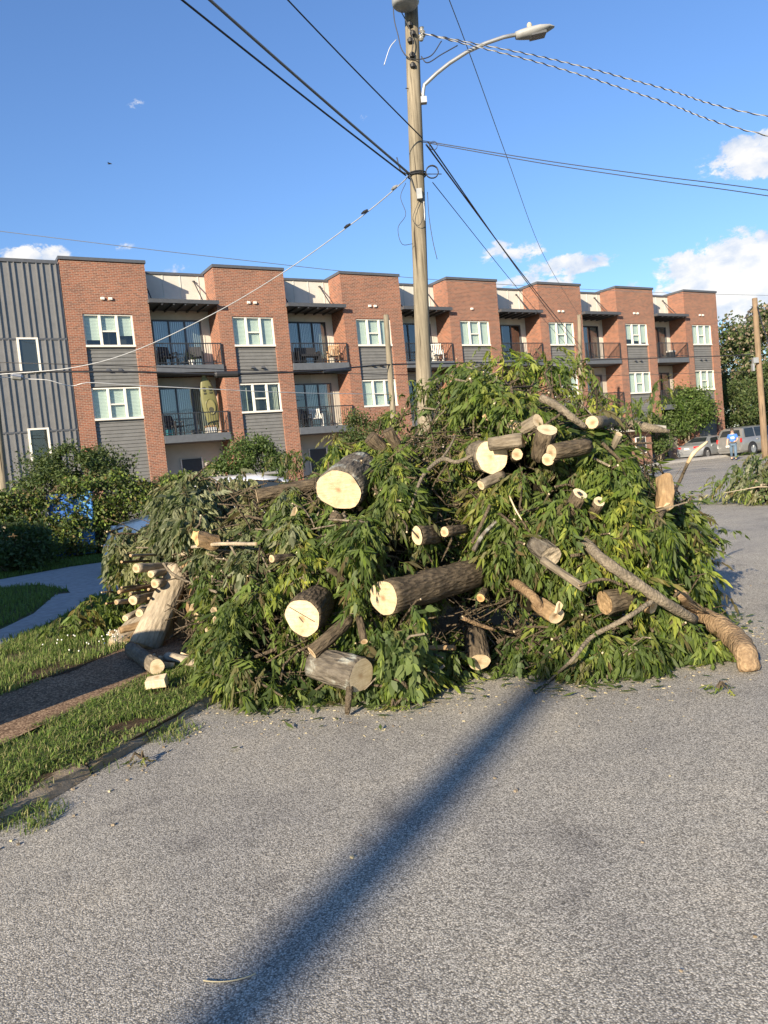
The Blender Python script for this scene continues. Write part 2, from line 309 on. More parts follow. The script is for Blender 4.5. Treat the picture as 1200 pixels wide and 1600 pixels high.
GLASS = mat_glass('window_glass'); GLASS2 = mat_glass('door_glass', (.85, .93, .92), .75); CANOPYM = plain('canopy_metal', (.085, .088, .095), .5, .2); BLINDH = mat_blind('blind_horizontal', False); BLINDV = mat_blind('blind_vertical', True, (.72, .75, .69)); ROOM = plain('dark_room', (.02, .022, .024), .9)
CURTAIN = mat_blind('curtain_cloth', True, (.40, .40, .33))
POLEW = mat_polewood(); POLEB = mat_polewood('pole_wood_brown', (.15, .105, .07), (.29, .215, .15))
BARK_T = mat_bark('peeled_tan', (.17, .11, .065), (.37, .265, .16), 1.1, .55, None, .9); BARK_GL = mat_bark('limb_grey', (.10, .085, .062), (.25, .21, .16), 1.5, .5, None, .9); BARK_DL = mat_bark('limb_dark', (.05, .038, .027), (.15, .12, .082), 1.6, .6, None, .9); BARK_OL = mat_bark('limb_brown', (.15, .095, .052), (.31, .215, .125), 1.4, .5, None, .9); BARK_D = mat_bark('bark_dark', (.05, .038, .027), (.165, .13, .088), 1.2, 1.); BARK_G = mat_bark('bark_grey', (.11, .09, .065), (.26, .22, .165), .9, .7)
BARK_L = mat_bark('bark_pale', (.27, .22, .155), (.45, .38, .285), .8, .45); BARK_M = mat_bark('bark_lichen', (.06, .05, .04), (.20, .175, .14), 1., .9, (.30, .31, .27))
BARK_O = mat_bark('bark_tan', (.18, .115, .06), (.36, .25, .14), .8, .6)
CUT = mat_cut('sawn_wood', (.50, .39, .245), (.70, .58, .395), (.30, .19, .10)); CUT_O = mat_cut('sawn_wood_orange', (.55, .33, .14), (.72, .50, .26), (.22, .11, .05)); CUT_W = mat_cut('sawn_wood_pale', (.56, .45, .29), (.76, .65, .46), (.42, .30, .17))
LEAF = mat_leaf(); LEAF_T = mat_leaf('tree_leaf', .3, .55); GRASSB = mat_leaf('grass_blade', .35, .55)
BLACKR = plain('black_rubber', (.018, .018, .019), .6); GALV = plain('galvanised', (.42, .42, .41), .42, .6, var=.08); WIREB = plain('wire_black', (.02, .02, .022), .5); WIREG = plain('wire_grey', (.16, .165, .17), .5, .2); WIREA = plain('wire_aluminium', (.62, .62, .60), .4, .5)
# ================================================================ the ground and the street
TD = np.array([.349, .937]); ND = np.array([-.937, .349])       # along the street, towards its left side
def st(a, o, z=0.): p = TD*a + ND*o; return (p[0], p[1], z)      # street coordinates: distance along, offset to the left
def sheet(name, pts, z, mat, kind='structure', cuts=0):
    mb = MB(); mb.add([(p[0], p[1], z) for p in pts], [tuple(range(len(pts)))])
    o = mb.build(name, mat); return tag(o, kind=kind)
sheet('ground', [(-900, -300), (900, -300), (900, 1500), (-900, 1500)], -.03, TURF)
YAW = 0.5372; BO = np.array([-12.334, 32.289]); BU = np.array([math.cos(YAW), math.sin(YAW)]); BN = np.array([math.sin(YAW), -math.cos(YAW)])
def bl(s, out, z=0.): p = BO + BU*s + BN*out; return (p[0], p[1], z)   # building coordinates: along facade, out from it
# street sheet, then the cross street in front of the apartments
def road_sheet():
    mb = MB(); mb.add([st(-40, 3.07), st(-40, -6.2), st(60, -6.2), st(60, 3.07)], [(0, 1, 2, 3)])
    o = mb.build('road', ASPHALT); tag(o, kind='structure')
    mb = MB(); mb.add([bl(4, 12.5, .004), bl(140, 12.5, .004), bl(140, 3.2, .004), bl(4, 3.2, .004)], [(0, 1, 2, 3)])
    tag(mb.build('cross_street', ASPHALT), kind='structure')
    mb = MB(); 
    mb.add([bl(-12, 3.1, .0), bl(140, 3.1, .0), bl(140, -2, .0), bl(-12, -2, .0), bl(-12, 3.1, .14), bl(140, 3.1, .14), bl(140, -2, .14), bl(-12, -2, .14)], [(0,3,2,1)[::-1], (4,5,6,7), (0,1,5,4), (3,0,4,7), (1,2,6,5)])
    tag(mb.build('pavement', CONC), kind='structure')
road_sheet()
# raised bank left of the kerb: verge soil, gravelled walk, lawn
def strip(name, o0, o1, z, mat, a0=-14, a1=40, n=40, jit=.03, low=None):
    mb = MB(); v = []
    for i in range(n+1):
        a = a0+(a1-a0)*i/n; v += [st(a, o0+random.uniform(-jit, jit), z), st(a, o1+random.uniform(-jit, jit), z)]
    mb.add(v, [(2*i, 2*i+1, 2*i+3, 2*i+2)[::-1] for i in range(n)])
    return tag(mb.build(name, mat), kind='structure')
strip('verge_soil', 3.14, 3.95, .062, SOIL)
strip('lawn', 4.62, 30, .075, TURF, n=60, jit=.05)
strip('sidewalk', 3.80, 4.74, .09, AGG, n=90, jit=.035)
# worn bare patch in the grass behind the walk
def patch(name, cx, cy, rx, ry, z, mat, rot=0., n=28, jit=.18):
    mb = MB(); v = []
    for i in range(n):
        th = 2*math.pi*i/n; k = 1+random.uniform(-jit, jit); x, y = rx*k*math.cos(th), ry*k*math.sin(th)
        v.append((cx+x*math.cos(rot)-y*math.sin(rot), cy+x*math.sin(rot)+y*math.cos(rot), z))
    mb.add(v, [tuple(range(n))]); return tag(mb.build(name, mat), kind='structure')
p = gnd(95, 1045, .08); patch('bare_soil', p[0], p[1], .5, .2, .094, SOIL, R(65))
# kerb: old broken concrete lengths with dirty joints
kerb = MB(); kerb.add([st(-14, 3.05, .0), st(40, 3.05, .0), st(40, 3.17, .0), st(-14, 3.17, .0), st(-14, 3.05, .05), st(40, 3.05, .05), st(40, 3.17, .05), st(-14, 3.17, .05)], [(4,5,6,7), (0,1,5,4), (2,3,7,6)])
kerb = tag(kerb.build('kerb', SOIL), kind='structure')
a = -1.2
while a < 9:
    L = random.uniform(1.0, 1.9); mb = MB(); n = 15; zt = .064+random.uniform(-.008, .008); off = random.uniform(-.015, .012); ring = []
    for i in range(n):
        aa = a+.012+(L-.024)*i/(n-1); j = lambda s: random.uniform(-s, s)
        ring.append([st(aa, 3.015+off+j(.008), .002), st(aa, 3.035+off+j(.012), zt-.022+j(.008)), st(aa, 3.06+off+j(.008), zt+j(.005)), st(aa, 3.15+off+j(.01), zt+j(.005)), st(aa, 3.18+off, .02)])
    v = [q for r_ in ring for q in r_]; f = []
    for i in range(n-1):
        for k in range(4): f.append((i*5+k, i*5+k+1, i*5+k+6, i*5+k+5)[::-1])
    f += [tuple(range(5)), tuple((n-1)*5+k for k in range(5))[::-1]]
    mb.add(v, f); mb.build('kerb_stone', KERBM, kerb, smooth=False); a += L
# concrete path and drive on the shaded lawn
def path(name, pts, w, z):
    mb = MB(); v = []
    for i, p in enumerate(pts):
        q = np.array(pts[min(i+1, len(pts)-1)])-np.array(pts[max(i-1, 0)]); q = q/np.linalg.norm(q); nn = np.array([-q[1], q[0]])
        wi = w[i]/2; v += [(p[0]+nn[0]*wi, p[1]+nn[1]*wi, z), (p[0]-nn[0]*wi, p[1]-nn[1]*wi, z)]
    mb.add(v, [(2*i, 2*i+1, 2*i+3, 2*i+2) for i in range(len(pts)-1)]); o = mb.build(name, CONC); return tag(o, kind='structure')
g2 = lambda x, y: tuple(gnd(x, y, .08)[:2])
path('footpath', [g2(-120, 1050), g2(-30, 1008), g2(40, 978), g2(85, 955), g2(120, 925)], [.5, .5, .5, .5, .6], .083)
mb = MB(); dv = [g2(-160, 948), g2(0, 919), g2(60, 914), g2(105, 922), g2(122, 938), (-3.2, 12.0), (.5, 12.2), (1.5, 16.2), (-3.0, 16.6), g2(168, 878), g2(110, 886), g2(0, 906), g2(-160, 934)]
mb.add([(x, y, .087) for x, y in dv], [tuple(range(len(dv)))]); tag(mb.build('driveway', CONC), kind='structure')

# ---------------------------------------------------------------- grass blades (real geometry)
def blades(pts, hmin, hmax, wid, cols, zb, lean=.5, low=None):
    n = len(pts); h = rng.uniform(hmin, hmax, n)*(1 if low is None else np.clip((pts@ND-low[0])/low[1], .5, 1)); th = rng.uniform(0, 2*np.pi, n); ln = rng.uniform(.1, lean, n)*h; ph = th+rng.uniform(-.6, .6, n)+np.pi/2
    w = rng.uniform(.6, 1.2, n)*wid; bx = np.c_[pts, np.full(n, zb)]
    side = np.c_[np.cos(th), np.sin(th), np.zeros(n)]*w[:, None]; fw = np.c_[np.cos(ph), np.sin(ph), np.zeros(n)]
    V = np.empty((n, 5, 3)); V[:, 0] = bx-side; V[:, 1] = bx+side
    md = bx+fw*(ln*.35)[:, None]; md[:, 2] += h*.6; V[:, 2] = md-side*.8; V[:, 3] = md+side*.8
    tp = bx+fw*(ln*1.25)[:, None]; tp[:, 2] += h*(1-.35*(ln/h)); V[:, 4] = tp
    F = np.array([[0, 1, 3], [0, 3, 2], [2, 3, 4]]); F = (F[None]+5*np.arange(n)[:, None, None]).reshape(-1, 3)
    ci = rng.integers(0, len(cols), n); C = np.array(cols)[ci]*rng.uniform(.75, 1.25, (n, 1)); C = np.repeat(C[:, None], 5, 1); C[:, :2] *= .75
    return V.reshape(-1, 3), F, C.reshape(-1, 3)
GC = [(.13, .20, .04), (.17, .25, .05), (.11, .175, .04), (.22, .27, .08), (.30, .28, .13)]
def street_pts(n, a0, a1, o0, o1, keep=None):
    a = rng.uniform(a0, a1, n); o = rng.uniform(o0, o1, n)
    if keep is not None: k = keep(a, o); a, o = a[k], o[k]
    return np.c_[TD[0]*a+ND[0]*o, TD[1]*a+ND[1]*o]
def clumpy(a, o): return (np.sin(a*7.1+o*3)+np.sin(a*2.3-o*9)+np.sin(a*15+o*17)*.6+rng.normal(0, .7, len(a))) > -.75
V, F, C = blades(street_pts(78000, 1.2, 8.5, 3.03, 3.84, clumpy), .025, .075, .0034, GC, .06, 1.2, (3.02, .25))
o = mesh_obj('grass_verge', tri_mesh('grass_verge', V, F, C), GRASSB); tag(o, 'sunlit strip of tufted grass between kerb and brown walk', 'grass', kind='stuff')
keepL = lambda a, o: (((a-6.7)/.55)**2+((o-5.25)/.17)**2 > 1+rng.normal(0, .35, len(a))) & clumpy(a, o)
V, F, C = blades(street_pts(46000, 3.5, 9.5, 4.70, 6.6, keepL), .03, .10, .0035, GC, .075, .9)
o = mesh_obj('grass_lawn', tri_mesh('grass_lawn', V, F, C), GRASSB); tag(o, 'grass growing behind the brown walk', 'grass', kind='stuff')
pth = np.array([g2(-120, 1050), g2(-30, 1008), g2(40, 978), g2(85, 955), g2(120, 925)])
def far_lawn():
    P = np.c_[rng.uniform(-11, -2.2, 70000), rng.uniform(6.5, 18, 70000)]
    off = P@ND; k = off > 6.4
    for i in range(len(pth)-1):
        a_, b_ = pth[i], pth[i+1]; t = np.clip(((P-a_)@(b_-a_))/((b_-a_)@(b_-a_)), 0, 1); k &= np.linalg.norm(P-(a_+t[:, None]*(b_-a_)), axis=1) > .3+rng.normal(0, .03, len(P))
    poly = np.array(dv); ins = np.zeros(len(P), bool); j = len(poly)-1
    for i in range(len(poly)):
        xi, yi = poly[i]; xj, yj = poly[j]
        ins ^= ((yi > P[:, 1]) != (yj > P[:, 1])) & (P[:, 0] < (xj-xi)*(P[:, 1]-yi)/(yj-yi+1e-12)+xi); j = i
    return P[k & ~ins]
V, F, C = blades(far_lawn(), .05, .11, .006, GC[:3], .075, .8)
o = mesh_obj('grass_yard', tri_mesh('grass_yard', V, F, C), GRASSB); tag(o, 'shaded mown grass round the concrete footpath', 'grass', kind='stuff')
# weeds in the gutter, clover flowers by the walk
gp = street_pts(5000, 1.3, 6, 2.80, 3.08, lambda a, o: (np.sin(a*5.3)+np.sin(a*11.7+1)+rng.normal(0, .35, len(a))) > 1.05-.9*(o-2.8)/.26)
V, F, C = blades(gp, .02, .07, .003, GC, .0, 1.4)
o = mesh_obj('gutter_weeds', tri_mesh('gutter_weeds', V, F, C), GRASSB); tag(o, 'straggly weeds rooted in the gutter along the kerb', 'weeds', kind='stuff')
def clover():
    mb = MB(); c0 = gnd(165, 1015, .08)
    for i in range(34):
        x, y = c0[0]+random.gauss(0, .22), c0[1]+random.gauss(0, .25); h = random.uniform(.09, .16)
        mb.tube([(x, y, .08), (x+.01, y, .08+h)], .0018, 4, 0); mb.lathe([(.003, 0), (.007, .004), (.008, .009), (.004, .013)], 6, (x+.01, y, .075+h), 1)
    o = mb.build('clover_flowers', [SIDINGG, WHITEF]); tag(o, 'white clover flowers in grass beside the stacked logs', 'flowers', kind='stuff')
SIDINGG = plain('stalk_green', (.08, .13, .03), .6); WHITEF = plain('petal_white', (.75, .74, .66), .7)
clover()
# loose straw and grit lying on the asphalt
def straw(name, label, p0, p1, p2, r, mat):
    mb = MB(); pts = [(1-t)**2*np.array(p0)+2*t*(1-t)*np.array(p1)+t*t*np.array(p2) for t in np.linspace(0, 1, 8)]
    mb.tube(pts, r, 5); return tag(mb.build(name, mat), label, 'straw')
STRAW = plain('straw', (.42, .36, .22), .7)
q = [gnd(318, 1535), gnd(360, 1542), gnd(400, 1524)]; straw('grass_stalk', 'dry grass stalk lying on asphalt beside the pole shadow', *[x+[0, 0, .006] for x in q], .0022, STRAW)
def crumbs():
    mb = MB()
    for i in range(420):
        a_, o_ = random.uniform(1.5, 9), random.choice([random.uniform(2.7, 3.0), random.uniform(-3.5, 2.8), random.uniform(-3.5, 2.8)])
        if o_ < 2.6 and random.random() < .55: continue
        x, y, _ = st(a_, o_); s = random.uniform(.003, .009); th = random.random()*3
        mb.obox((x, y, s*.5), (s*math.cos(th), s*math.sin(th), 0), (-s*.7*math.sin(th), s*.7*math.cos(th), 0), (0, 0, s*.5), random.choice([0, 0, 1]))
    
    for i in range(900):                                  # sawdust and splinters thickening towards the heap
        x = random.uniform(-1.8, 3.0); y = float(np.interp(x, [-1.75, -.9, 0, .62, 1.2, 2.0, 2.45], [6.0, 5.0, 4.78, 5.25, 4.8, 5.1, 5.7]))-abs(random.gauss(0, .38))+.12; s = random.uniform(.0015, .006); th = random.random()*3
        mb.obox((x, y, s*.5), (s*1.6*math.cos(th), s*1.6*math.sin(th), 0), (-s*.5*math.sin(th), s*.5*math.cos(th), 0), (0, 0, s*.4), random.choice([1, 1, 0]))
    o = mb.build('road_grit', [KERBM, STRAW]); tag(o, 'small loose chips of grit and wood scattered on the asphalt', 'grit', kind='stuff')
crumbs()

# ================================================================ the apartment building
bld = empty('apartment_building', (BO[0], BO[1], 0), YAW, 'three-storey red brick apartment building with grey siding, balconies and grey metal end', 'building')
P_, W_, A_, B_, D_ = 6.565, 3.476, .662, 2.723, 1.3
ZT, UT, UB, LT, LB = 11.29, 9.08, 7.75, 5.975, 4.653; FL3, FL2, FL1 = 6.9, 3.8, .7
NB = 7
# main mass behind the facade, and roof
mb = MB(); mb.box(-9, NB*P_-P_+W_, D_+.45, 15, .1, 11.05); mb.build('rear_mass', BRICK, bld)
mb = MB(); mb.box(-9, NB*P_-P_+W_, D_+.02, 15, 11.05, 11.12); mb.build('roof', CAPM, bld)
INS = .14
for k in range(NB):
    x = k*P_; mb = MB()
    mb.box(x, x+A_, 0, D_+.02, .14, ZT); mb.box(x+B_, x+W_, 0, D_+.02, .14, ZT)
    mb.box(x+A_, x+B_, 0, D_+.02, UT, ZT)
    if k in (2, 3): mb.box(x+A_, x+B_, 0, D_+.02, .14, LB-.08)
    bay = mb.build('brick_bay', BRICK, bld)
    mb = MB(); mb.box(x-.05, x+W_+.05, -.06, D_+.3, ZT, ZT+.13); mb.build('parapet_cap', CAPM, bay)
    for vx in (1.55, 1.87):
        if k == 3 and vx > 1.6: continue
        mb = MB(); mb.box(x+vx-.075, x+vx+.075, -.08, 0, 9.67, 9.78); mb.build('vent', WHITE, bay, bevel=.01)
    # lap siding between and below the windows
    for z0, z1 in ((.14, LB-.06), (LT+.06, UB-.06)):
        sd = MB()
        if z0 < 1 and k in (2, 3): continue
        z = z0
        while z < z1-.01:
            zz = min(z+.155, z1); sd.add([(x+A_, INS-.035, z), (x+B_, INS-.035, z), (x+B_, INS-.006, zz), (x+A_, INS-.006, zz), (x+A_, INS+.0, z), (x+B_, INS+.0, z)], [(0, 1, 2, 3), (4, 5, 1, 0)]); z = zz
        sdo = sd.build('lap_siding', SIDING, bld)
    mb = MB(); mb.box(x+A_, x+B_, INS, D_+.02, .14, LB-.07); mb.box(x+A_, x+B_, INS, D_+.02, LT+.07, UB-.07); mb.box(x+A_, x+B_, INS+.32, D_+.02, LB-.07, UT); mb.build('inner_wall', SIDING, bld)
    for vx in (1.45, 1.95):
        mb = MB(); mb.add([(x+vx-.09, INS-.16, 6.68), (x+vx+.09, INS-.16, 6.68), (x+vx+.09, INS-.03, 6.68), (x+vx-.09, INS-.03, 6.68), (x+vx-.05, INS-.05, 6.80), (x+vx+.05, INS-.05, 6.80)], [(0, 3, 2, 1), (0, 1, 5, 4), (1, 2, 5), (3, 0, 4), (2, 3, 4, 5)])
        mb.build('dryer_vent', CAPM, sdo)
    for fl, (zb, zt) in enumerate(((LB, LT), (UB, UT))):
        fr = MB(); fw = .06; X0, X1 = x+A_, x+B_; xm0, xm1 = X0+.68*(X1-X0)*.5-.02, X1-.68*(X1-X0)*.5+.02; y0, y1 = INS-.09, INS+.02
        fr.box(X0, X1, y0, y1, zt-fw, zt); fr.box(X0-.02, X1+.02, y0-.05, y1, zb-.06, zb+.03); fr.box(X0, X0+fw, y0+.002, y1, zb, zt); fr.box(X1-fw, X1, y0+.002, y1, zb, zt)
        fr.box(xm0-.05, xm0+.05, y0-.004, y1, zb+.01, zt-.01); fr.box(xm1-.05, xm1+.05, y0-.004, y1, zb+.01, zt-.01); zm = (zb+zt)/2-.05; fr.box(xm0+.05, xm1-.05, y0+.012, y1, zm-.03, zm+.03)
        wo = fr.build('window', WHITE, bld, bevel=.006)
        for (pa, pb, za, zc) in ((X0+fw, xm0-.05, zb+.03, zt-fw), (xm0+.05, xm1-.05, zb+.03, zm-.03), (xm0+.05, xm1-.05, zm+.03, zt-fw), (xm1+.05, X1-fw, zb+.03, zt-fw)):
            mb = MB(); mb.quad((pa, y0+.05, za), (pb, y0+.05, za), (pb, y0+.05, zc), (pa, y0+.05, zc)); mb.build('pane', GLASS, wo)
        seed = (k*7+fl*3) % 10; lift = {3: .38, 6: .25, 0: .0, 8: .2}.get(seed, 0.)
        if k == 1 and fl == 0:
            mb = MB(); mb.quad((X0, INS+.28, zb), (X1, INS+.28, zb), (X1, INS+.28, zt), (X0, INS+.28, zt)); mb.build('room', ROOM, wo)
            mb = MB()
            for c0, c1 in ((X0+.1, X0+.42), (X1-.5, X1-.1)):
                n = 14; v = []
                for i in range(n+1): v += [(c0+(c1-c0)*i/n, INS+.10+.03*math.sin(i*2.2), zb), (c0+(c1-c0)*i/n, INS+.10+.03*math.sin(i*2.2), zt)]
                mb.add(v, [(2*i, 2*i+2, 2*i+3, 2*i+1) for i in range(n)])
            mb.build('curtain', CURTAIN, wo)
        else:
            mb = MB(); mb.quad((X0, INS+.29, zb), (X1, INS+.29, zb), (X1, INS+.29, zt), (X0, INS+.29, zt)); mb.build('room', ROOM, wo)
            mb = MB(); sl = .045; z = zb+.03
            for i, (pa, pb) in enumerate(((X0+fw, xm0-.05), (xm0+.05, xm1-.05), (xm1+.05, X1-fw))):
                l = lift*(.6+.5*((i*5+k) % 3)); z = zb+.03+l
                mb.quad((pa, y0+.13, z), (pb, y0+.13, z), (pb, y0+.13, zt-fw), (pa, y0+.13, zt-fw))
            mb.build('blind', BLINDH, wo)
# recesses with panels, sliding doors, balconies and canopies
for k in range(NB-1):
    x0, x1 = k*P_+W_, (k+1)*P_
    mb = MB(); mb.box(x0, x1, D_, D_+.02, 9.3, 11.2); wp = mb.build('cream_wall_panel', CREAM, bld)
    for bx in (.12, .36, .62, .9):
        mb = MB(); mb.box(x0+bx*(x1-x0)-.025, x0+bx*(x1-x0)+.025, D_-.02, D_, 9.76, 11.2); mb.build('batten', CREAM, wp)
    mb = MB(); mb.box(x0+.05, x1-.05, D_-.06, D_+.3, 11.2, 11.31); mb.build('parapet_cap', CAPM, bld)
    for fl, z0 in enumerate((FL2, FL3)):
        xd0, xd1 = x0+.38, x1-.42; zd = z0+2.25; ztop = 9.3 if fl else 6.5
        mb = MB(); mb.box(x0, xd0, D_, D_+.019, z0-.3, ztop); mb.box(xd1, x1, D_, D_+.019, z0-.3, ztop); mb.box(xd0, xd1, D_, D_+.019, zd, ztop); wp = mb.build('wall_panel', TAUPE if fl == 0 else CREAM, bld)
        for bx in (.1, .5, .9):
            mb = MB(); mb.box(x0+bx*(x1-x0)-.02, x0+bx*(x1-x0)+.02, D_-.018, D_, zd+.02 if bx == .5 else z0, ztop-.01); mb.build('batten', TAUPE if fl == 0 else CREAM, wp)
        n = 3; fr = MB(); fr.box(xd0, xd1, D_-.03, D_+.06, zd-.06, zd); fr.box(xd0, xd1, D_-.03, D_+.06, z0, z0+.06)
        for i in range(n+1): c = xd0+.03+(xd1-xd0-.06)*i/n; fr.box(c-.035, c+.035, D_-.032, D_+.06, z0+.002, zd-.002)
        sdo = fr.build('sliding_door', DARKM if (k+fl) % 3 == 2 else CAPM, bld)
        mb = MB(); mb.quad((xd0, D_+.015, z0+.06), (xd1, D_+.015, z0+.06), (xd1, D_+.015, zd-.06), (xd0, D_+.015, zd-.06)); mb.build('pane', GLASS2, sdo)
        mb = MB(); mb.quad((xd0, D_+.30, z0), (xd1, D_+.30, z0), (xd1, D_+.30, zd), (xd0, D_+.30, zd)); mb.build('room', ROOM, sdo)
        gap = {(1, 0): (.34, 1.), (2, 1): (.55, 1.), (2, 0): (.8, 1.), (3, 1): (.0, .45), (4, 0): (.4, 1.), (5, 0): (.3, 1.)}.get((k, fl), (0., 1.))
        mb = MB(); xx0 = xd0+gap[0]*(xd1-xd0); xx1 = xd0+gap[1]*(xd1-xd0); nsl = int((xx1-xx0)/.09)
        for i in range(nsl): c = xx0+.045+i*.09; a_ = .5; mb.quad((c-.045, D_+.09-.02, z0+.08), (c+.045, D_+.09+.02, z0+.08), (c+.045, D_+.09+.02, zd-.07), (c-.045, D_+.09-.02, zd-.07))
        mb.build('vertical_blind', BLINDV, sdo)
        # balcony
        zs = z0; mb = MB(); mb.box(x0+.02, x1-.02, -.10, D_-.035, zs-.36, zs-.03); sl = mb.build('balcony', SLABM, bld)
        rl = MB(); yr = -.06; zr = zs+.95; rl.box(x0+.03, x1-.03, yr-.025, yr+.025, zr-.045, zr); rl.box(x0+.03, x1-.03, yr-.02, yr+.02, zs+.05, zs+.085)
        for px_ in (x0+.05, (x0+x1)/2, x1-.05): rl.box(px_-.025, px_+.025, yr-.024, yr+.024, zs-.03, zr-.005)
        rl.build('railing', DARKM, sl)
        bs = MB(); c = x0+.14
        while c < x1-.1: bs.box(c-.009, c+.009, yr-.009, yr+.009, zs+.08, zr-.04); c += .115
        bs.build('balusters', DARKM, sl)
    # canopy with tie rods
    mb = MB(); mb.box(x0-.04, x1+.0, -.28, D_-.025, 9.56, 9.62); mb.box(x0-.05, x1+.01, -.32, -.27, 9.55, 9.72); mb.box(x0-.05, x0-.0, -.27, -.005, 9.56, 9.70)
    for i in range(1, 6): c = x0+(x1-x0)*i/6; mb.box(c-.03, c+.03, -.27, D_-.03, 9.48, 9.558)
    cn = mb.build('canopy', CANOPYM, bld)
    for c in (x0+.22, x1-.55):
        mb = MB(); mb.tube([(c, D_-.02, 10.98), (c, .1, 9.66)], .028, 6); mb.lathe([(.07, 0), (.07, .03)], 10, (c, D_-.06, 10.93)); mb.build('tie_rod', DARKM, cn)
    # ground floor: plain wall with a dark door
    mb = MB(); mb.box(x0, x1, D_, D_+.017, .14, FL2-.3); wp = mb.build('wall_panel', TAUPE, bld)
    mb = MB(); mb.box(x0+1.05, x0+1.98, D_-.05, D_-.001, .3, 2.72); mb.build('door', DARKM, bld)
    mb = MB(); mb.box(x0+1.0, x0+1.045, D_-.06, D_-.001, .3, 2.76); mb.box(x0+1.985, x0+2.03, D_-.06, D_-.001, .3, 2.76); mb.build('door_frame', WHITE, bld)
# standing-seam metal end block, left
mb = MB(); mb.box(-9, -.03, .06, 15, .1, 11.10); cl = mb.build('metal_cladding', CLAD, bld)
mb = MB(); mb.box(-9.05, -.06, 0., .2, 11.10, 11.24); mb.build('parapet_cap', CAPM, bld)
rib = MB(); rib.box(-.022, .022, .0, .0595, 0, 1); rme = rib.mesh('rib')
rme.materials.append(CLAD)
WX = (-1.92, -1.22)
for i in range(24):
    x = -.16-.262*i
    segs = [(.14, 4.24), (4.32, 7.99), (8.07, 11.09)]
    if WX[0]-.06 < x < WX[1]+.06: segs = [(.14, 3.0), (4.42, 6.66), (8.09, 11.09)]
    for z0, z1 in segs:
        r_ = bpy.data.objects.new('rib', rme); col.objects.link(r_); r_.parent = cl; r_.location = (x+(.05 if i % 2 else 0), 0, z0); r_.scale = (1, 1, z1-z0)
for z in (4.28, 8.03):
    mb = MB(); mb.box(-6.6, WX[0]-.05, .02, .059, z-.035, z+.035); mb.box(WX[1]+.05, -.04, .02, .059, z-.035, z+.035); mb.build('flashing', CAPM, cl)
for zb, zt in ((3.02, 4.37), (6.7, 8.03)):
    fr = MB(); fr.box(WX[0]-.05, WX[1]+.05, -.01, .058, zt-.02, zt+.05); fr.box(WX[0]-.06, WX[1]+.06, -.03, .058, zb-.05, zb+.02); fr.box(WX[0]-.05, WX[0]+.03, -.008, .058, zb, zt); fr.box(WX[1]-.03, WX[1]+.05, -.008, .058, zb, zt)
    wo = fr.build('window', WHITE, bld)
    mb = MB(); mb.quad((WX[0]+.02, .02, zb), (WX[1]-.02, .02, zb), (WX[1]-.02, .02, zt), (WX[0]+.02, .02, zt)); mb.build('pane', GLASS, wo)
    mb = MB(); mb.quad((WX[0], .05, zb), (WX[1], .05, zb), (WX[1], .05, zt), (WX[0], .05, zt)); mb.build('room', ROOM if zb < 4 else BLINDG, wo) if False else mb.build('room', ROOM, wo)
# ---------------------------------------------------------------- things standing on the balconies
def bpt(s, d, z): q = bl(s, -d, z); return q
def armchair(name, label, s, d, z, rz, mat, tall=.95, slats=False, cat='chair'):
    t = empty(name, bpt(s, d, z), YAW+rz, label, cat); w = .29
    mb = MB(); mb.box(-w, w, -.26, .26, .38, .43); mb.build('seat', mat, t)
    mb = MB()
    if slats:
        for i in range(6): c = -w+.05+i*(2*w-.1)/5; mb.obox((c, .30+.05, .68), (.025, 0, 0), (0, .012, 0), (0, .10, (tall-.42)/2))
        mb.box(-w, w, .40, .43, tall-.04, tall+.02)
    else: mb.obox((0, .32, .69), (w, 0, 0), (0, .02, 0), (0, .08, (tall-.43)/2))
    mb.build('backrest', mat, t)
    for sx in (-1, 1):
        mb = MB(); mb.box(sx*w-.03, sx*w+.03, -.28, .30, .60, .63); mb.build('armrest', mat, t)
        for yy in (-.25, .25): mb = MB(); mb.box(sx*w-.022, sx*w+.022, yy-.022, yy+.022, 0, .60); mb.build('leg', mat, t)
    return t
BLK = plain('chair_black', (.03, .03, .034), .6); WCH = plain('chair_white', (.72, .70, .65), .5); TAN = plain('chair_wood', (.42, .26, .13), .6)
x0 = W_
armchair('balcony_chair', 'black chair at left on the top balcony nearest the metal end block', x0+.75, .55, FL3, .3, BLK)
armchair('balcony_chair', 'black chair at right on the top balcony nearest the metal end block', x0+2.05, .6, FL3, -.3, BLK)
def pot(label, s, d, z, pc, fc, h=.35, r=.15):
    t = empty('potted_plant', bpt(s, d, z), 0, label, 'plant'); mb = MB(); mb.lathe([(r*.7, 0), (r, h*.7), (r*1.05, h*.72)], 14); mb.build('pot', pc, t)
    n = 160; ph = rng.uniform(0, 6.28, n); rr = rng.uniform(0, r*1.5, n); zz = rng.uniform(h*.7, h*1.9, n); c = np.c_[rr*np.cos(ph), rr*np.sin(ph), zz]
    V, F, C = leafquads(c, .05, [(.06, .10, .03), (.09, .13, .04)]); mesh_obj('foliage', tri_mesh('foliage', V, F, C), LEAF_T, t)
    return t
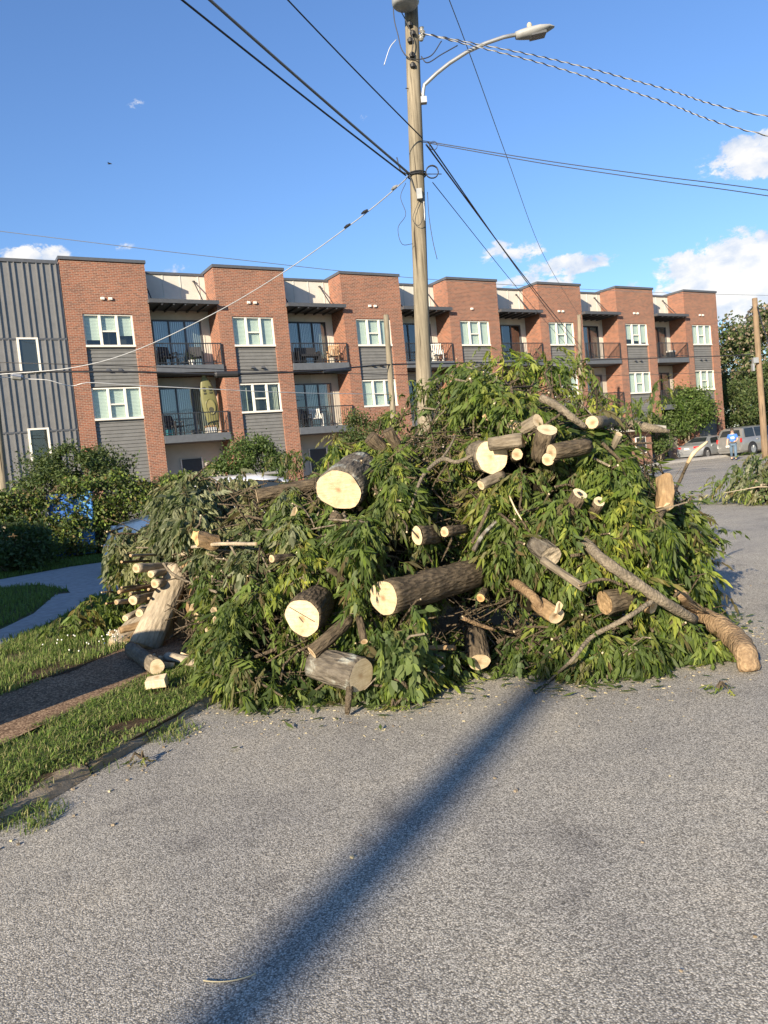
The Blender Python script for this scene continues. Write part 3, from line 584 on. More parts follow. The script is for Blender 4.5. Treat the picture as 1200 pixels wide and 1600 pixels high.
def leafquads(c, size, cols, asp=.5, droop=0., jit=.35):
    n = len(c); d = rng.normal(0, 1, (n, 3)); d[:, 2] -= droop; d /= np.linalg.norm(d, axis=1)[:, None]
    e = rng.normal(0, 1, (n, 3)); e -= d*(e*d).sum(1)[:, None]; e /= np.linalg.norm(e, axis=1)[:, None]; nn = np.cross(d, e)
    s = size*rng.uniform(.6, 1.3, n)[:, None]
    V = np.empty((n, 4, 3)); V[:, 0] = c; V[:, 1] = c+d*s*.5+e*s*asp*.5+nn*s*.08; V[:, 2] = c+d*s; V[:, 3] = c+d*s*.5-e*s*asp*.5+nn*s*.08
    F = (np.array([[0, 1, 2], [0, 2, 3]])[None]+4*np.arange(n)[:, None, None]).reshape(-1, 3)
    C = np.array(cols)[rng.integers(0, len(cols), n)]*rng.uniform(1-jit, 1+jit, (n, 1)); return V.reshape(-1, 3), F, np.repeat(C, 4, 0)
pot('small potted plant with pale flowers between the two black balcony chairs', x0+1.75, .35, FL3, WCH, None)
# kayak standing on end against the wall, lower balcony
def kayak():
    t = empty('kayak', bpt(x0+2.62, .62, FL2), YAW, 'olive yellow kayak standing on end on the lower left balcony', 'kayak'); L = 2.7; n = 22; m_ = 14; v = []
    KY = plain('kayak_olive', (.15, .145, .055), .5); KD = plain('kayak_dark', (.05, .05, .03), .6)
    for i in range(n+1):
        u_ = i/n; w = .36*max(.02, math.sin(math.pi*min(.985, max(.015, u_)))**.55); dd = .16*max(.05, math.sin(math.pi*min(.99, max(.01, u_)))**.5); z = L*u_
        for j in range(m_):
            th = 2*math.pi*j/m_; y_ = dd*math.sin(th); y_ = y_*(1.0 if y_ > 0 else .45); v.append((w*math.cos(th), y_, z))
    mb = MB(); mb.add(v, [(i*m_+j, i*m_+(j+1) % m_, (i+1)*m_+(j+1) % m_, (i+1)*m_+j) for i in range(n) for j in range(m_)])
    mb.build('hull', KY, t, smooth=True)
    mb = MB()
    for i in range(14):
        th0, th1 = 2*math.pi*i/14, 2*math.pi*(i+1)/14
        mb.tube([(.2*math.cos(th0), -.085, 1.25+.36*math.sin(th0)), (.2*math.cos(th1), -.085, 1.25+.36*math.sin(th1))], .03, 5)
    mb.build('cockpit_rim', KY, t)
    mb = MB(); mb.add([(.19*math.cos(a_), -.088, 1.25+.35*math.sin(a_)) for a_ in np.linspace(0, 2*math.pi, 17)[:-1]], [tuple(range(16))]); mb.build('cockpit', plain('kayak_cockpit', (.20, .18, .07), .6), t)  # flat disc closing the cockpit, slightly paler than the hull
    mb = MB(); mb.lathe([(.11, 0), (.11, .02)], 14); h = mb.build('hatch', KD, t); h.rotation_euler = (math.pi/2, 0, 0); h.location = (0, -.085, 1.12)
    for sx in (-1, 1):
        for j in range(3): mb = MB(); mb.box(sx*.13-.05, sx*.13+.05, -.1, -.07, 1.85+j*.13, 1.92+j*.13); mb.build('scupper', KD, t)
    t.rotation_euler = (R(6), R(-7), YAW+R(-12)); return t
kayak()
armchair('balcony_chair', 'dark folding chair on the lower balcony with the kayak', x0+.7, .5, FL2, .6, BLK)
def cooler(label, s, d, z, mats, w=.22, h=.34):
    t = empty('cooler', bpt(s, d, z), YAW, label, 'cooler'); mb = MB(); mb.box(-w, w, -.16, .16, 0, h*.75); mb.build('body', mats[0], t, bevel=.02); mb = MB(); mb.box(-w-.01, w+.01, -.17, .17, h*.76, h); mb.build('lid', mats[1], t, bevel=.02); return t
cooler('small white cooler beside the kayak on the lower left balcony', x0+2.25, .22, FL2, (WCH, TAN)); cooler('teal bin at the left end of the kayak balcony', x0+.28, .25, FL2, (plain('teal', (.05, .22, .24), .5), BLK), .17)
x1_ = P_+W_
def bench(label, s, d, z, mat):
    t = empty('balcony_bench', bpt(s, d, z), YAW, label, 'bench'); mb = MB(); mb.box(-.55, .55, -.25, .25, .36, .46); mb.build('seat', mat, t); mb = MB(); mb.box(-.55, .55, .2, .28, .47, .85); mb.build('backrest', mat, t)
    for sx in (-1, 1): mb = MB(); mb.box(sx*.55-.05, sx*.55+.05, -.25, .25, 0, .6); mb.build('leg', mat, t)
bench('dark two-seat bench on the second top balcony from the left', x1_+1.1, .5, FL3, BLK)
armchair('balcony_chair', 'wooden folding chair at right on the second top balcony from the left', x1_+2.6, .6, FL3, -.6, TAN, 1., True)
armchair('balcony_chair', 'dark chair on the second lower balcony from the left', x1_+.55, .5, FL2, .2, BLK); armchair('balcony_chair', 'pale slatted chair on the second lower balcony from the left', x1_+1.25, .55, FL2, -.3, WCH, .9, True)
armchair('balcony_chair', 'white slatted rocking chair on the third top balcony, beside the utility pole', 2*P_+W_+2.45, .55, FL3, -.5, WCH, 1.05, True)
cooler('small black and white box on the top balcony nearest the right end', 5*P_+W_+1.9, .4, FL3, (BLK, WCH), .28, .5)
armchair('balcony_chair', 'dark chair on the lower balcony nearest the right end', 5*P_+W_+1.5, .5, FL2, .3, BLK)
# ================================================================ utility poles and wires
def pole_obj(name, label, p0, p1, r0, r1, mat, n=16):
    p0, p1 = np.array(p0), np.array(p1); t = empty(name, p0, 0, label, 'utility pole'); v = p1-p0
    k = 14; pts = [v*i/k for i in range(k+1)]; mb = MB(); mb.tube(pts, [r0+(r1-r0)*i/k for i in range(k+1)], n, wob=.025); mb.build('shaft', mat, t, smooth=True)
    return t
PD = 13.5
pA = lambda y: at(643.3+(y-36.8)*.0345, y, PD)
base = pA(640); topA = pA(-60); dv_ = (topA-base)/(topA[2]-base[2]); base = base-dv_*base[2]
main = pole_obj('utility_pole', 'tall weathered wooden utility pole with streetlight, standing behind the brush pile', base, topA, .145, .112, POLEW, 20)
def on_main(x, y, Y=PD-.14): return at(x, y, Y)
def child(mb, name, mat, t, smooth=False):
    o = mb.build(name, mat, t, smooth); l = Vector(t.location); o.location = -l; return o     # built in world space
mb = MB()
for i in range(2): mb.tube([pA(272+i*3)+np.array([.155*math.cos(a), .155*math.sin(a), 0]) for a in np.linspace(0, 2*math.pi, 15)], .012, 6)
child(mb, 'strap', DARKM, main)
mb = MB(); c = on_main(655, 303, PD-.17); mb.box(c[0]-.045, c[0]+.045, c[1]-.05, c[1]+.04, c[2]-.09, c[2]+.08); child(mb, 'terminal_box', plain('box_grey', (.30, .31, .31), .5), main)
mb = MB(); c = on_main(662, 305, PD-.13); mb.tube([c, on_main(664, 345, PD-.13)], .012, 6); child(mb, 'conduit', GALV, main)
for x, y in ((640, 38), (645, 52), (641, 63), (644, 86), (645, 102)):
    mb = MB(); c = on_main(x, y, PD-.14); mb.lathe([(.0, -.05), (.045, -.03), (.05, .02), (.02, .05)], 8, c); child(mb, 'connector', BLACKR, main)
mb = MB()
for x, y in ((659, 48), (661, 54), (658, 60)): c = at(x, y, PD-.05); mb.lathe([(.03, -.04), (.05, -.01), (.03, .02), (.045, .05)], 8, c)
child(mb, 'insulator_rack', GALV, main)
# step nails and stub spikes
for x, y in ((634, 138), (653, 172), (690, 272)):
    c = pA(y); mb = MB(); mb.tube([c, at(x, y, PD-.1)], .008, 5); child(mb, 'bolt', DARKM, main)
# transformer
tc_ = at(632, -14, PD-.38); tr = empty('transformer', tc_, 0, 'grey pole-top transformer can at the top edge of the picture', 'transformer')
mb = MB(); mb.lathe([(.19, -.24), (.225, -.2), (.225, .55), (.2, .6)], 20); mb.build('tank', plain('transformer_grey', (.34, .35, .35), .5, .2), tr, True)
mb = MB(); mb.box(-.04, .04, .2, .4, 0, .4); mb.build('bracket', DARKM, tr)
# streetlight arm and cobra head
armp = [(662, 157), (660.8, 147), (663, 133), (682, 115), (702, 99), (730, 81), (758, 68), (787, 58), (812, 53)]
sl = empty('streetlight', at(662, 157, PD), 0, 'cobra-head streetlight on a curved galvanised arm fixed to the tall pole', 'streetlight')
apts = [at(x, y, PD-.05-.0*i) for i, (x, y) in enumerate(armp)]
mb = MB(); mb.tube(apts, .032, 10); child(mb, 'arm', GALV, sl, True)
mb = MB(); mb.box(*sum([[apts[0][i]-.05, apts[0][i]+.05] for i in range(3)], [])); child(mb, 'clamp', GALV, sl)
h0, h1 = at(806, 56, PD-.05), at(866, 42, PD-.05); ax = (h1-h0)/np.linalg.norm(h1-h0); sd_ = np.cross(ax, [0, 0, 1]); sd_ /= np.linalg.norm(sd_); uu = np.cross(sd_, ax); Lh = np.linalg.norm(h1-h0)
prof = [(0, .075, .06, .055), (.12, .10, .07, .075), (.35, .13, .075, .10), (.60, .15, .065, .085), (.85, .11, .04, .035), (1., .03, .01, .008)]
mb = MB(); v = []; m_ = 14
for f_, w, up, dn in prof:
    for j in range(m_):
        th = 2*math.pi*j/m_; z = math.sin(th); v.append(h0+ax*Lh*f_+sd_*w*math.cos(th)+uu*(up*z if z > 0 else dn*z))
mb.add(v, [(i*m_+j, i*m_+(j+1) % m_, (i+1)*m_+(j+1) % m_, (i+1)*m_+j) for i in range(len(prof)-1) for j in range(m_)] + [tuple(range(m_))[::-1]])
child(mb, 'lamp_housing', plain('lamp_grey', (.30, .30, .29), .5), sl, True)
mb = MB(); mb.obox(h0+ax*Lh*.55-uu*.075, ax*.13, sd_*.10, uu*.02); child(mb, 'lens', plain('lens_grey', (.10, .10, .095), .25), sl)
mb = MB(); mb.lathe([(.04, 0), (.045, .05), (.03, .085)], 10, h0+ax*Lh*.38+uu*.07); child(mb, 'photocell', plain('photocell_tan', (.42, .38, .30), .5), sl)

def wire(name, label, pts, r, mat, sag=0., n=24, cat='cable', twist=False, lash=False):
    pts = [np.array(p, float) for p in pts]
    if len(pts) == 2:
        P = [pts[0]*(1-t)+pts[1]*t-np.array([0, 0, sag*4*t*(1-t)]) for t in np.linspace(0, 1, n)]
    else:                                                   # catmull-rom through the points
        P = []; q = [2*pts[0]-pts[1]]+pts+[2*pts[-1]-pts[-2]]
        for i in range(1, len(q)-2):
            for t in np.linspace(0, 1, 9)[:-1 if i < len(q)-3 else None]:
                a, b, c, d = q[i-1:i+3]; P.append(.5*((2*b)+(-a+c)*t+(2*a-5*b+4*c-d)*t*t+(-a+3*b-3*c+d)*t**3))
    if twist:                                               # bare neutral with an insulated conductor wound round it
        t = empty(name, P[0], 0, label, cat); mb = MB(); mb.tube([p-P[0] for p in P], r*.55, 5); mb.build('neutral', WIREA, t)
        L = sum(np.linalg.norm(P[i+1]-P[i]) for i in range(len(P)-1)); m_ = int(L/.035); idx = np.linspace(0, len(P)-1.001, m_); H = []
        for j, s in enumerate(idx):
            i = int(s); p = P[i]*(1-(s-i))+P[i+1]*(s-i); a = j*.035/.26*2*math.pi; dr = P[i+1]-P[i]; dr = dr/np.linalg.norm(dr); e1 = np.cross(dr, [0, 0, 1]); e1 /= np.linalg.norm(e1); e2 = np.cross(dr, e1)
            H.append(p+(e1*math.cos(a)+e2*math.sin(a))*r*.85-P[0])
        mb = MB(); mb.tube(H, r*.8, 5); mb.build('conductor', WIREB, t); return t
    mb = MB(); mb.tube([p-P[0] for p in P], r, 6); o = mb.build(name, mat, None, True); o.location = P[0]; return tag(o, label, cat)
# span towards the pole behind the camera
PB = np.array([-8.62, -13.2])                                   # pole behind the viewer, whose shadow crosses the road
PC = np.array([-15.5, -11.]); pole_obj('utility_pole', 'wooden utility pole behind and left of the viewer that ends the cable span', (PC[0], PC[1], 0), (PC[0], PC[1], 9.8), .13, .10, POLEW)
def plane_hit(x, y, A, B):
    A, B = np.array(A)[:2], np.array(B)[:2]; nrm = np.array([-(B-A)[1], (B-A)[0]]); d = ray(x, y); t = (A@nrm)/(d[:2]@nrm); return d*t+np.array([0, 0, EYE])
behind = pole_obj('utility_pole', 'wooden utility pole behind the viewer that throws the long shadow over the road', (PB[0], PB[1], 0), (PB[0], PB[1], 7.4), .15, .13, POLEW)
def span(label, xa, ya, xb, yb, r, mat, name='overhead_cable', mid=None):
    A = at(xa, ya, PD-.12); Bp = plane_hit(xb, yb, A, PC); 
    ext = Bp+(Bp-A)/np.linalg.norm((Bp-A)[:2])*np.linalg.norm(PC-Bp[:2]); end = np.array([PC[0], PC[1], max(5.5, min(9.4, ext[2]+.5))])
    far = Bp+(Bp-A)*.35; k_ = [A*(1-t)+far*t-np.array([0, 0, .03*math.sin(math.pi*t)]) for t in np.linspace(0, 1, 10)]; P0 = A; mb = MB(); mb.tube([p-A for p in k_+[end]], r, 6); o = mb.build(name, mat, None, True); o.location = A; return tag(o, label, 'cable')
span('thick double black cable running from mid pole to the top left edge', 640, 272, 331, 0, .020, WIREG, mid=(500, 150))
span('single black cable just below the double one, running to the top left', 634, 274, 288, 0, .014, WIREB, mid=(480, 156))
span('loosely twisted black cable rising left from the pole to the top edge', 660, 216, 452, 0, .011, WIREB, mid=(560, 113))
# lashed messenger going down left to the pole at the left edge
LP = at(-12, 590, 21.)
P1 = [on_main(640, 272), at(625, 288, 13.8), at(560, 342, 14.9), at(445, 424, 16.6), at(330, 492, 18.2), at(205, 550, 19.6), at(110, 575, 20.4), at(0, 585, 20.9), LP]
msg = wire('messenger_cable', 'pale grey messenger cable sloping down left from the pole across the building', P1, .010, WIREA)
for x, y, Y, s in ((621, 290, 13.85, .035), (574, 328, 14.6, .03), (547, 350, 15.05, .03)):
    c = at(x, y, Y); c2 = at(x-9, y+6, Y+.12); mb = MB(); mb.tube([c-P1[0], (c+c2)/2-P1[0], c2-P1[0]], [s*.6, s, s*.5], 8); o = mb.build('cable_clamp', GALV if s > .03 else WIREB, msg)
# loops and tails of loose wire on the pole
wire('loose_wire', 'thin black wire tail hanging in an S left of the pole', [on_main(634, 286), on_main(626, 308), on_main(634, 335), on_main(622, 356), on_main(628, 381), on_main(645, 381)], .005, WIREB)
wire('loose_wire', 'thin black loop of wire drooping on the pole face below the grey box', [on_main(655, 312, PD-.18), on_main(645, 342, PD-.18), on_main(655, 352, PD-.2), on_main(662, 335, PD-.2), on_main(660, 313, PD-.2)], .005, WIREB)
wire('loose_wire', 'thin black wire hanging straight down right of the pole', [on_main(668, 300), on_main(670, 335), on_main(676, 375), on_main(683, 405)], .006, WIREB)
wire('loose_wire', 'black jumper wire curving from the cables onto the pole strap', [on_main(620, 246), on_main(626, 266), on_main(640, 275), on_main(648, 296), on_main(655, 303, PD-.2)], .010, WIREB)
wire('jumper_wire', 'black transformer jumper looping left of the pole top', [on_main(614, 0), on_main(616, 30), on_main(622, 55), on_main(628, 78), on_main(643, 92), on_main(672, 88), on_main(690, 64)], .009, WIREB)
wire('jumper_wire', 'black jumper wire sagging right of the pole under the service drops', [on_main(658, 88), on_main(668, 98), on_main(690, 85), on_main(715, 71)], .009, WIREB)
wire('jumper_wire', 'short white tail of stripped wire hanging left of the pole top', [on_main(619, 62), on_main(609, 75), on_main(600, 102)], .007, WIREA)
wire('jumper_wire', 'black jumper wire crossing the front of the pole below the transformer', [on_main(622, 10, PD-.2), on_main(634, 32, PD-.2), on_main(645, 60, PD-.2), on_main(643, 85, PD-.2)], .008, WIREB)
def coil(label, x, y, rp, nturn, r):
    c = at(x, y, PD-.15); mb = MB(); pts = []
    for i in range(nturn*18+1): a = i/18*2*math.pi; rr = rp/FPX*PD*(1+.05*math.sin(i*.37)); pts.append(np.array([rr*math.cos(a), .02*math.sin(i*.21), rr*math.sin(a)]))
    mb.tube(pts, r, 5); o = mb.build('wire_coil', WIREB, None, True); o.location = c; tag(o, label, 'wire coil')
coil('coil of spare black cable hanging right of the pole', 675, 269, 9.3, 3, .008); coil('small loose loop of thin wire on the pole above the coil', 677, 228, 6, 2, .004)
# service drops to the right
for (y2, lb) in ((182, 'upper twisted service drop running from pole top to the right edge'), (212, 'lower twisted service drop running from pole top to the right edge')):
    A = at(660, 52, PD-.1); B = at(1200, y2, 12.4); B2 = B+(B-A)*.9; B2[2] = B[2]+(B[2]-A[2])*.7
    wire('service_drop', lb, [A, at(860+0*(y2-182), 54+(y2-54)*.36-8, 13.1), at(1030, 54+(y2-54)*.69-6, 12.8), B, B2], .011, WIREA, twist=True)
for ya, y2, lb in ((220, 297, 'upper thin telephone line running right from the pole'), (222, 306, 'lower thin telephone line running right from the pole')):
    A = at(661, ya, PD-.1); B = at(1200, y2, 12.0); wire('telephone_line', lb, [A, at(850, ya+(y2-ya)*.40, 12.9), at(1030, ya+(y2-ya)*.72, 12.4), B, B+(B-A)*.8], .007, WIREB)
# far poles and the lines between them
poles = {}
for nm, xt, yt, xb, yb, Y, rr, mat, lab in (('a', 603, 492, 616, 672, 29., .125, POLEW, 'slim weathered pole standing left of the tall pole before the third brick bay'), ('b', 905, 492, 908, 620, 41., .125, POLEW, 'slim pole standing before the fifth brick bay behind the pile'),
                                     ('c', -14, 560, 4, 748, 21., .13, POLEW, 'pale pole at the left picture edge behind the hedge'), ('d', 1179, 466, 1196, 716, 41., .17, POLEB, 'leaning brown wooden pole at the right beside the parked cars')):
    T, B = at(xt, yt, Y), at(xb, yb, Y); d = (T-B)/(T[2]-B[2]); B = B-d*B[2]; poles[nm] = T; pole_obj('utility_pole', lab, B, T, rr, rr*.8, mat, 14)
pd_ = poles['d']
wire('loose_wire', 'dark wire bundle looped at the left of the leaning pole top', [at(1181, 474, 41), at(1172, 485, 41), at(1165, 497, 41), at(1175, 492, 41), at(1180, 482, 41)], .03, WIREB)
wire('guy_wire', 'dark cable sloping right from the leaning brown pole', [at(1182, 475, 41), at(1192, 510, 40), at(1215, 580, 38.5)], .03, WIREB)
mb = MB(); c = at(1180, 563, 40.8); mb.box(c[0]-.14, c[0]+.14, c[1]-.1, c[1]+.1, c[2]-.14, c[2]+.14); mb.box(c[0]-.2, c[0]-.1, c[1]-.1, c[1]+.1, c[2]-.55, c[2]-.16); tag(mb.build('meter_box', GALV), 'small white utility box on the leaning brown pole', 'utility box')
wire('distribution_cable', 'thick black cable with a splice case crossing the building front', [at(-14, 581, 21), at(200, 581, 22), at(355, 585, 23.5), at(500, 579, 25.5), at(605, 570, 28.8), at(750, 567, 33), at(905, 563, 40.7), at(1130, 556, 41), at(1180, 553, 41)], .030, WIREB)
mb = MB(); a_, b_ = at(334, 585.5, 23.3), at(375, 584.5, 23.6); mb.tube([a_, a_*.9+b_*.1, a_*.1+b_*.9, b_], [.05, .10, .10, .05], 10); tag(mb.build('splice_case', BLACKR), 'black splice case on the thick cable beside the kayak balcony', 'splice case')
for i, (x0_, y0_, x1__, y1__, lb) in enumerate(((470, 582, 545, 579, 'row of black cable lashings under the second balcony'),)):
    mb = MB(); a_, b_ = at(505, 581.5, 25.4), at(548, 578, 26.5); mb.tube([a_, a_*.8+b_*.2, a_*.2+b_*.8, b_], [.03, .07, .07, .03], 8); tag(mb.build('splice_case', BLACKR), 'slim black splice case on the cable below the second balcony', 'splice case')
wire('telephone_line', 'pale grey line crossing the lower windows of the building', [at(-14, 588, 21), at(40, 592, 21.2), at(75, 594, 21.3), at(110, 603, 21.5), at(140, 598, 21.6), at(210, 602, 22), at(330, 608, 23), at(470, 614, 25), at(610, 616, 29)], .013, WIREA)
mb = MB(); a_, b_ = at(17, 588, 21), at(36, 590, 21.1); mb.tube([a_, a_*.85+b_*.15, a_*.15+b_*.85, b_], [.05, .09, .09, .05], 8); tag(mb.build('splice_case', GALV), 'small grey splice case on the pale line at the far left', 'splice case')
wire('telephone_line', 'thin dark line crossing the upper left of the metal cladding', [at(-14, 566, 21), at(200, 572, 22), at(600, 585, 28.8), at(905, 588, 40.5), at(1180, 580, 41)], .012, WIREB)
wire('telephone_line', 'hair-thin line against the sky over the whole building roofline', [at(-60, 354, 24), at(340, 402, 26), at(680, 437, 31), at(1000, 456, 39), at(1260, 463, 44)], .010, WIREG)
# lines leaving the pole down right towards the far pole, and a primary line overhead
for xa, ya, yb, r_, lb in ((666, 226, 538, .016, 'left of two black cables dropping right from pole to the pile top'), (669, 222, 548, .014, 'right of two black cables dropping right from pole to the pile top'), (676, 285, 560, .008, 'thin drop line below the two black cables right of the pole')):
    A = at(xa, ya, PD-.12); B = at(905, yb, 40.8); mb_ = (A+B)/2; t_ = .30
    wire('overhead_cable', lb, [A, A*.72+B*.28-np.array([0, 0, .12]), A*.4+B*.6-np.array([0, 0, .12]), B], r_, WIREB)
A = at(905, 494, 40.8); B = at(702, 0, 13.0); wire('primary_line', 'single thin line falling steeply right across the sky from the top edge', [B+(B-A)*.25, B, at(790, 240, 19.), at(850, 400, 28.), A], .008, WIREG)
# bird and distant aeroplane speck
mb = MB(); mb.tube([(-.16, 0, 0), (-.05, 0, .02), (.08, 0, .02), (.2, 0, -.01)], [.01, .05, .05, .01], 6); mb.add([(.06, 0, .03), (-.04, 0, .03), (-.12, .35, .09), (-.02, .34, .09)], [(0, 1, 2, 3)]); mb.add([(.06, 0, .03), (-.04, 0, .03), (-.14, -.33, .0), (-.03, -.33, .0)], [(0, 1, 2, 3)])
o = mb.build('bird', BLK); o.location = at(171, 256, 60); o.rotation_euler = (0, 0, .2); o.scale = (.95,)*3; tag(o, 'small dark bird gliding in the clear sky at left', 'bird')

# ================================================================ shrubs, hedge, trees
def crown_points(c, rad, n, nclump, spread, shell=.55):
    d = rng.normal(0, 1, (nclump, 3)); d /= np.linalg.norm(d, axis=1)[:, None]; cc = np.array(c)+d*np.array(rad)*(rng.uniform(shell, 1., (nclump, 1)))
    wts = rng.uniform(.3, 1.4, nclump); idx = rng.choice(nclump, n, p=wts/wts.sum()); sc_ = rng.uniform(.55, 1.3, nclump)*spread
    return cc[idx]+rng.normal(0, 1, (n, 3))*sc_[idx][:, None]*np.array([1, 1, .75]), cc
def plant(name, label, cat, base, h, rad, n, leaf, cols, nclump=40, spread=.22, trunk=.05, czf=.6, group=None, asp=.5, droop=.2, stems=5, flowers=None):
    t = empty(name, base, 0, label, cat, group); c = (0, 0, h*czf); P, cc = crown_points(c, rad, n, nclump, spread)
    P[:, 2] = np.maximum(P[:, 2], .05); V, F, C = leafquads(P, leaf, cols, asp, droop)
    mesh_obj('crown', tri_mesh('crown', V, F, C), LEAF_T, t)
    mb = MB()
    for i in range(stems):
        e = cc[i % len(cc)]; r0 = trunk*random.uniform(.7, 1.1) if i else trunk; b0 = np.array([random.gauss(0, trunk*1.2), random.gauss(0, trunk*1.2), 0]) if stems > 1 else np.zeros(3)
        mid = b0*.5+np.array([e[0]*.35, e[1]*.35, h*czf*.55]); mb.tube([b0, mid, e], [r0, r0*.6, r0*.2], 6)
    for e in cc[stems:stems+14]: q = np.array([e[0]*.3, e[1]*.3, h*czf*.6]); mb.tube([q, (q+e)/2+[0, 0, .1], e], [trunk*.4, trunk*.25, trunk*.1], 5)
    mb.build('trunk', BARK_G, t)
    if flowers:
        k = rng.choice(len(P), flowers[0]); V, F, C = leafquads(P[k]+rng.normal(0, .1, (flowers[0], 3)), flowers[1], flowers[2], .9, 0.); mesh_obj('blossom', tri_mesh('blossom', V, F, C), LEAF_T, t)
    return t
DG = [(.035, .06, .02), (.05, .085, .025), (.07, .10, .03), (.09, .11, .035)]; MG = [(.05, .09, .02), (.08, .13, .03), (.11, .16, .04)]; YG = [(.14, .20, .035), (.19, .25, .05), (.09, .14, .028)]
def gb(x, y, Y): p = at(x, y, Y); return (p[0], p[1], .0)
plant('shrub', 'dark feathery shrub before the metal cladding at left', 'shrub', gb(120, 800, 24.5), 3.1, (1.75, 1.2, 1.05), 15000, .11, DG, 70, .2, .04, .66, stems=9)
plant('shrub', 'bushy green shrub below the kayak balcony', 'shrub', gb(398, 760, 26.5), 3.3, (1.35, 1.2, 1.3), 14000, .11, MG+DG[:2], 60, .2, .04, .58, stems=8)
plant('shrub', 'loose olive shrub between the slim pole and the tall pole', 'shrub', gb(590, 760, 31), 4.0, (1.5, 1.1, 1.4), 9000, .12, DG+[(.10, .10, .04)], 45, .22, .04, .6, stems=7)
plant('small_tree', 'small round tree before the right end bay, above the silver sedan', 'tree', gb(1078, 700, 52.0), 5.2, (2.1, 1.0, 1.5), 10000, .2, MG, 50, .3, .09, .62, stems=3)
plant('shrub', 'low shrub at the foot of the right brick corner beside the small house', 'shrub', gb(1026, 700, 48.5), 3.4, (1.1, 1.0, 1.3), 3500, .18, MG+DG, 26, .25, .05, .55, stems=4)
plant('large_tree', 'large tree covered in pinkish blossom behind the leaning brown pole', 'tree', gb(1206, 700, 66), 11.8, (5.4, 4.4, 4.8), 24000, .32, DG+[(.08, .10, .035)], 90, .6, .25, .6, stems=4, flowers=(9000, .28, [(.30, .22, .17), (.36, .27, .21), (.20, .19, .11)]))
plant('tree', 'dark green tree behind the silver SUV', 'tree', gb(1165, 700, 60), 6.0, (3.2, 2.0, 2.0), 10000, .24, DG, 55, .4, .12, .6, stems=3)
plant('tree', 'dark tree at the right edge behind the leaning brown pole', 'tree', gb(1235, 690, 52), 6.6, (2.6, 2.2, 2.4), 8000, .24, DG, 45, .4, .12, .62, stems=3)
# vine-covered fence hedge
HA, HB = np.array([-12.5, 15.2]), np.array([-4.2, 19.8]); HD = (HB-HA)/np.linalg.norm(HB-HA); HL = np.linalg.norm(HB-HA); HN = np.array([HD[1], -HD[0]])
def hedge():
    t = empty('hedge', (HA[0], HA[1], 0), math.atan2(HD[1], HD[0]), 'vine-covered hedge fence across the back of the shaded lawn', 'hedge')
    n = 52000; s = rng.uniform(0, HL, n); top = 1.74+.12*np.sin(s*2.1)+.10*np.sin(s*5.3+1)+.06*np.sin(s*11); z = rng.uniform(.12, 1, n)*top; k = rng.random(n); 
    thick = .45+.12*np.sin(s*3.1+2); y = rng.normal(0, .5, n)*thick*.9; y = np.where(k < .75, -thick*(.7+.3*np.sin(z*4+s*3))+rng.normal(0, .09, n), y); z = np.where(k > .88, top+np.abs(rng.normal(0, .07, n)), z)
    dens = np.sin(s*4.3+z*5)+np.sin(s*2.2-z*7+1.)+rng.normal(0, .8, n); kk = dens > -.9; P = np.c_[s, y, z][kk]
    V, F, C = leafquads(P, .085, YG+DG[1:]+[(.16, .12, .05)], .7, .5); mesh_obj('foliage', tri_mesh('foliage', V, F, C), LEAF_T, t)
    mb = MB()
    for i in range(7): mb.box(i*1.4, i*1.4+.09, -.05, .05, 0, 1.75)
    for z in (.4, 1.0, 1.6): mb.box(0, HL, -.03, .0, z, z+.09)
    for i in range(60): s0 = random.uniform(0, HL); mb.tube([(s0, -.1, .1), (s0+random.gauss(0, .3), -.25, .9), (s0+random.gauss(0, .5), -.1, 1.8)], .012, 5)
    mb.build('fence_frame', BARK_D, t)
    mb = MB(); mb.box(3.0, 3.5, -.36, .0, .05, 1.72); mb.build('brick_pillar', BRICK, t)
hedge()
pl = gb(152, 800, 17.0); 
def wheelie(label, x, y, Y, mat, h=1.1, rz=.3, name='recycling_bin'):
    p = at(x, y, Y) if Y < 10 else plane_hit(x, y, (HA[0], HA[1], 0), HB)+np.array([-HN[0], -HN[1], 0])*.03; t = empty(name, (p[0], p[1], .08), rz, label, 'bin'); mb = MB()
    mb.add([(-.22, -.26, .06), (.22, -.26, .06), (.22, .26, .06), (-.22, .26, .06), (-.29, -.34, h*.88), (.29, -.34, h*.88), (.29, .34, h*.88), (-.29, .34, h*.88)], [(0,3,2,1), (4,5,6,7), (0,1,5,4), (1,2,6,5), (2,3,7,6), (3,0,4,7)]); mb.build('body', mat, t, bevel=.03)
    mb = MB(); mb.add([(-.31, -.37, h*.885), (.31, -.37, h*.885), (.31, .38, h*.90), (-.31, .38, h*.90), (-.27, -.30, h*.95), (.27, -.30, h*.95), (.29, .34, h), (-.29, .34, h)], [(0,3,2,1), (4,5,6,7), (0,1,5,4), (1,2,6,5), (2,3,7,6), (3,0,4,7)]); mb.build('lid', mat, t, bevel=.02)
    mb = MB(); mb.tube([(-.25, .42, h*.9), (.25, .42, h*.9)], .018, 8); mb.build('handle', mat, t)
    for sx in (-1, 1):
        mb = MB(); mb.lathe([(.11, -.03), (.125, -.02), (.125, .02), (.11, .03)], 18); w = mb.build('wheel', BLACKR, t); w.rotation_euler = (0, math.pi/2, 0); w.location = (sx*.26, .26, .125)
    return t
BLUE = plain('bin_blue', (.03, .12, .42), .45); BLUE2 = plain('bin_blue_light', (.10, .30, .70), .45); BING = plain('bin_charcoal', (.03, .035, .035), .5)
wheelie('light blue bin showing through the hedge leaves beside the brick pillar', 128, 800, 16.85, BLUE2, 1.6); wheelie('dark blue bin half hidden in the hedge left of the light blue one', 98, 800, 16.4, BLUE, 1.58)
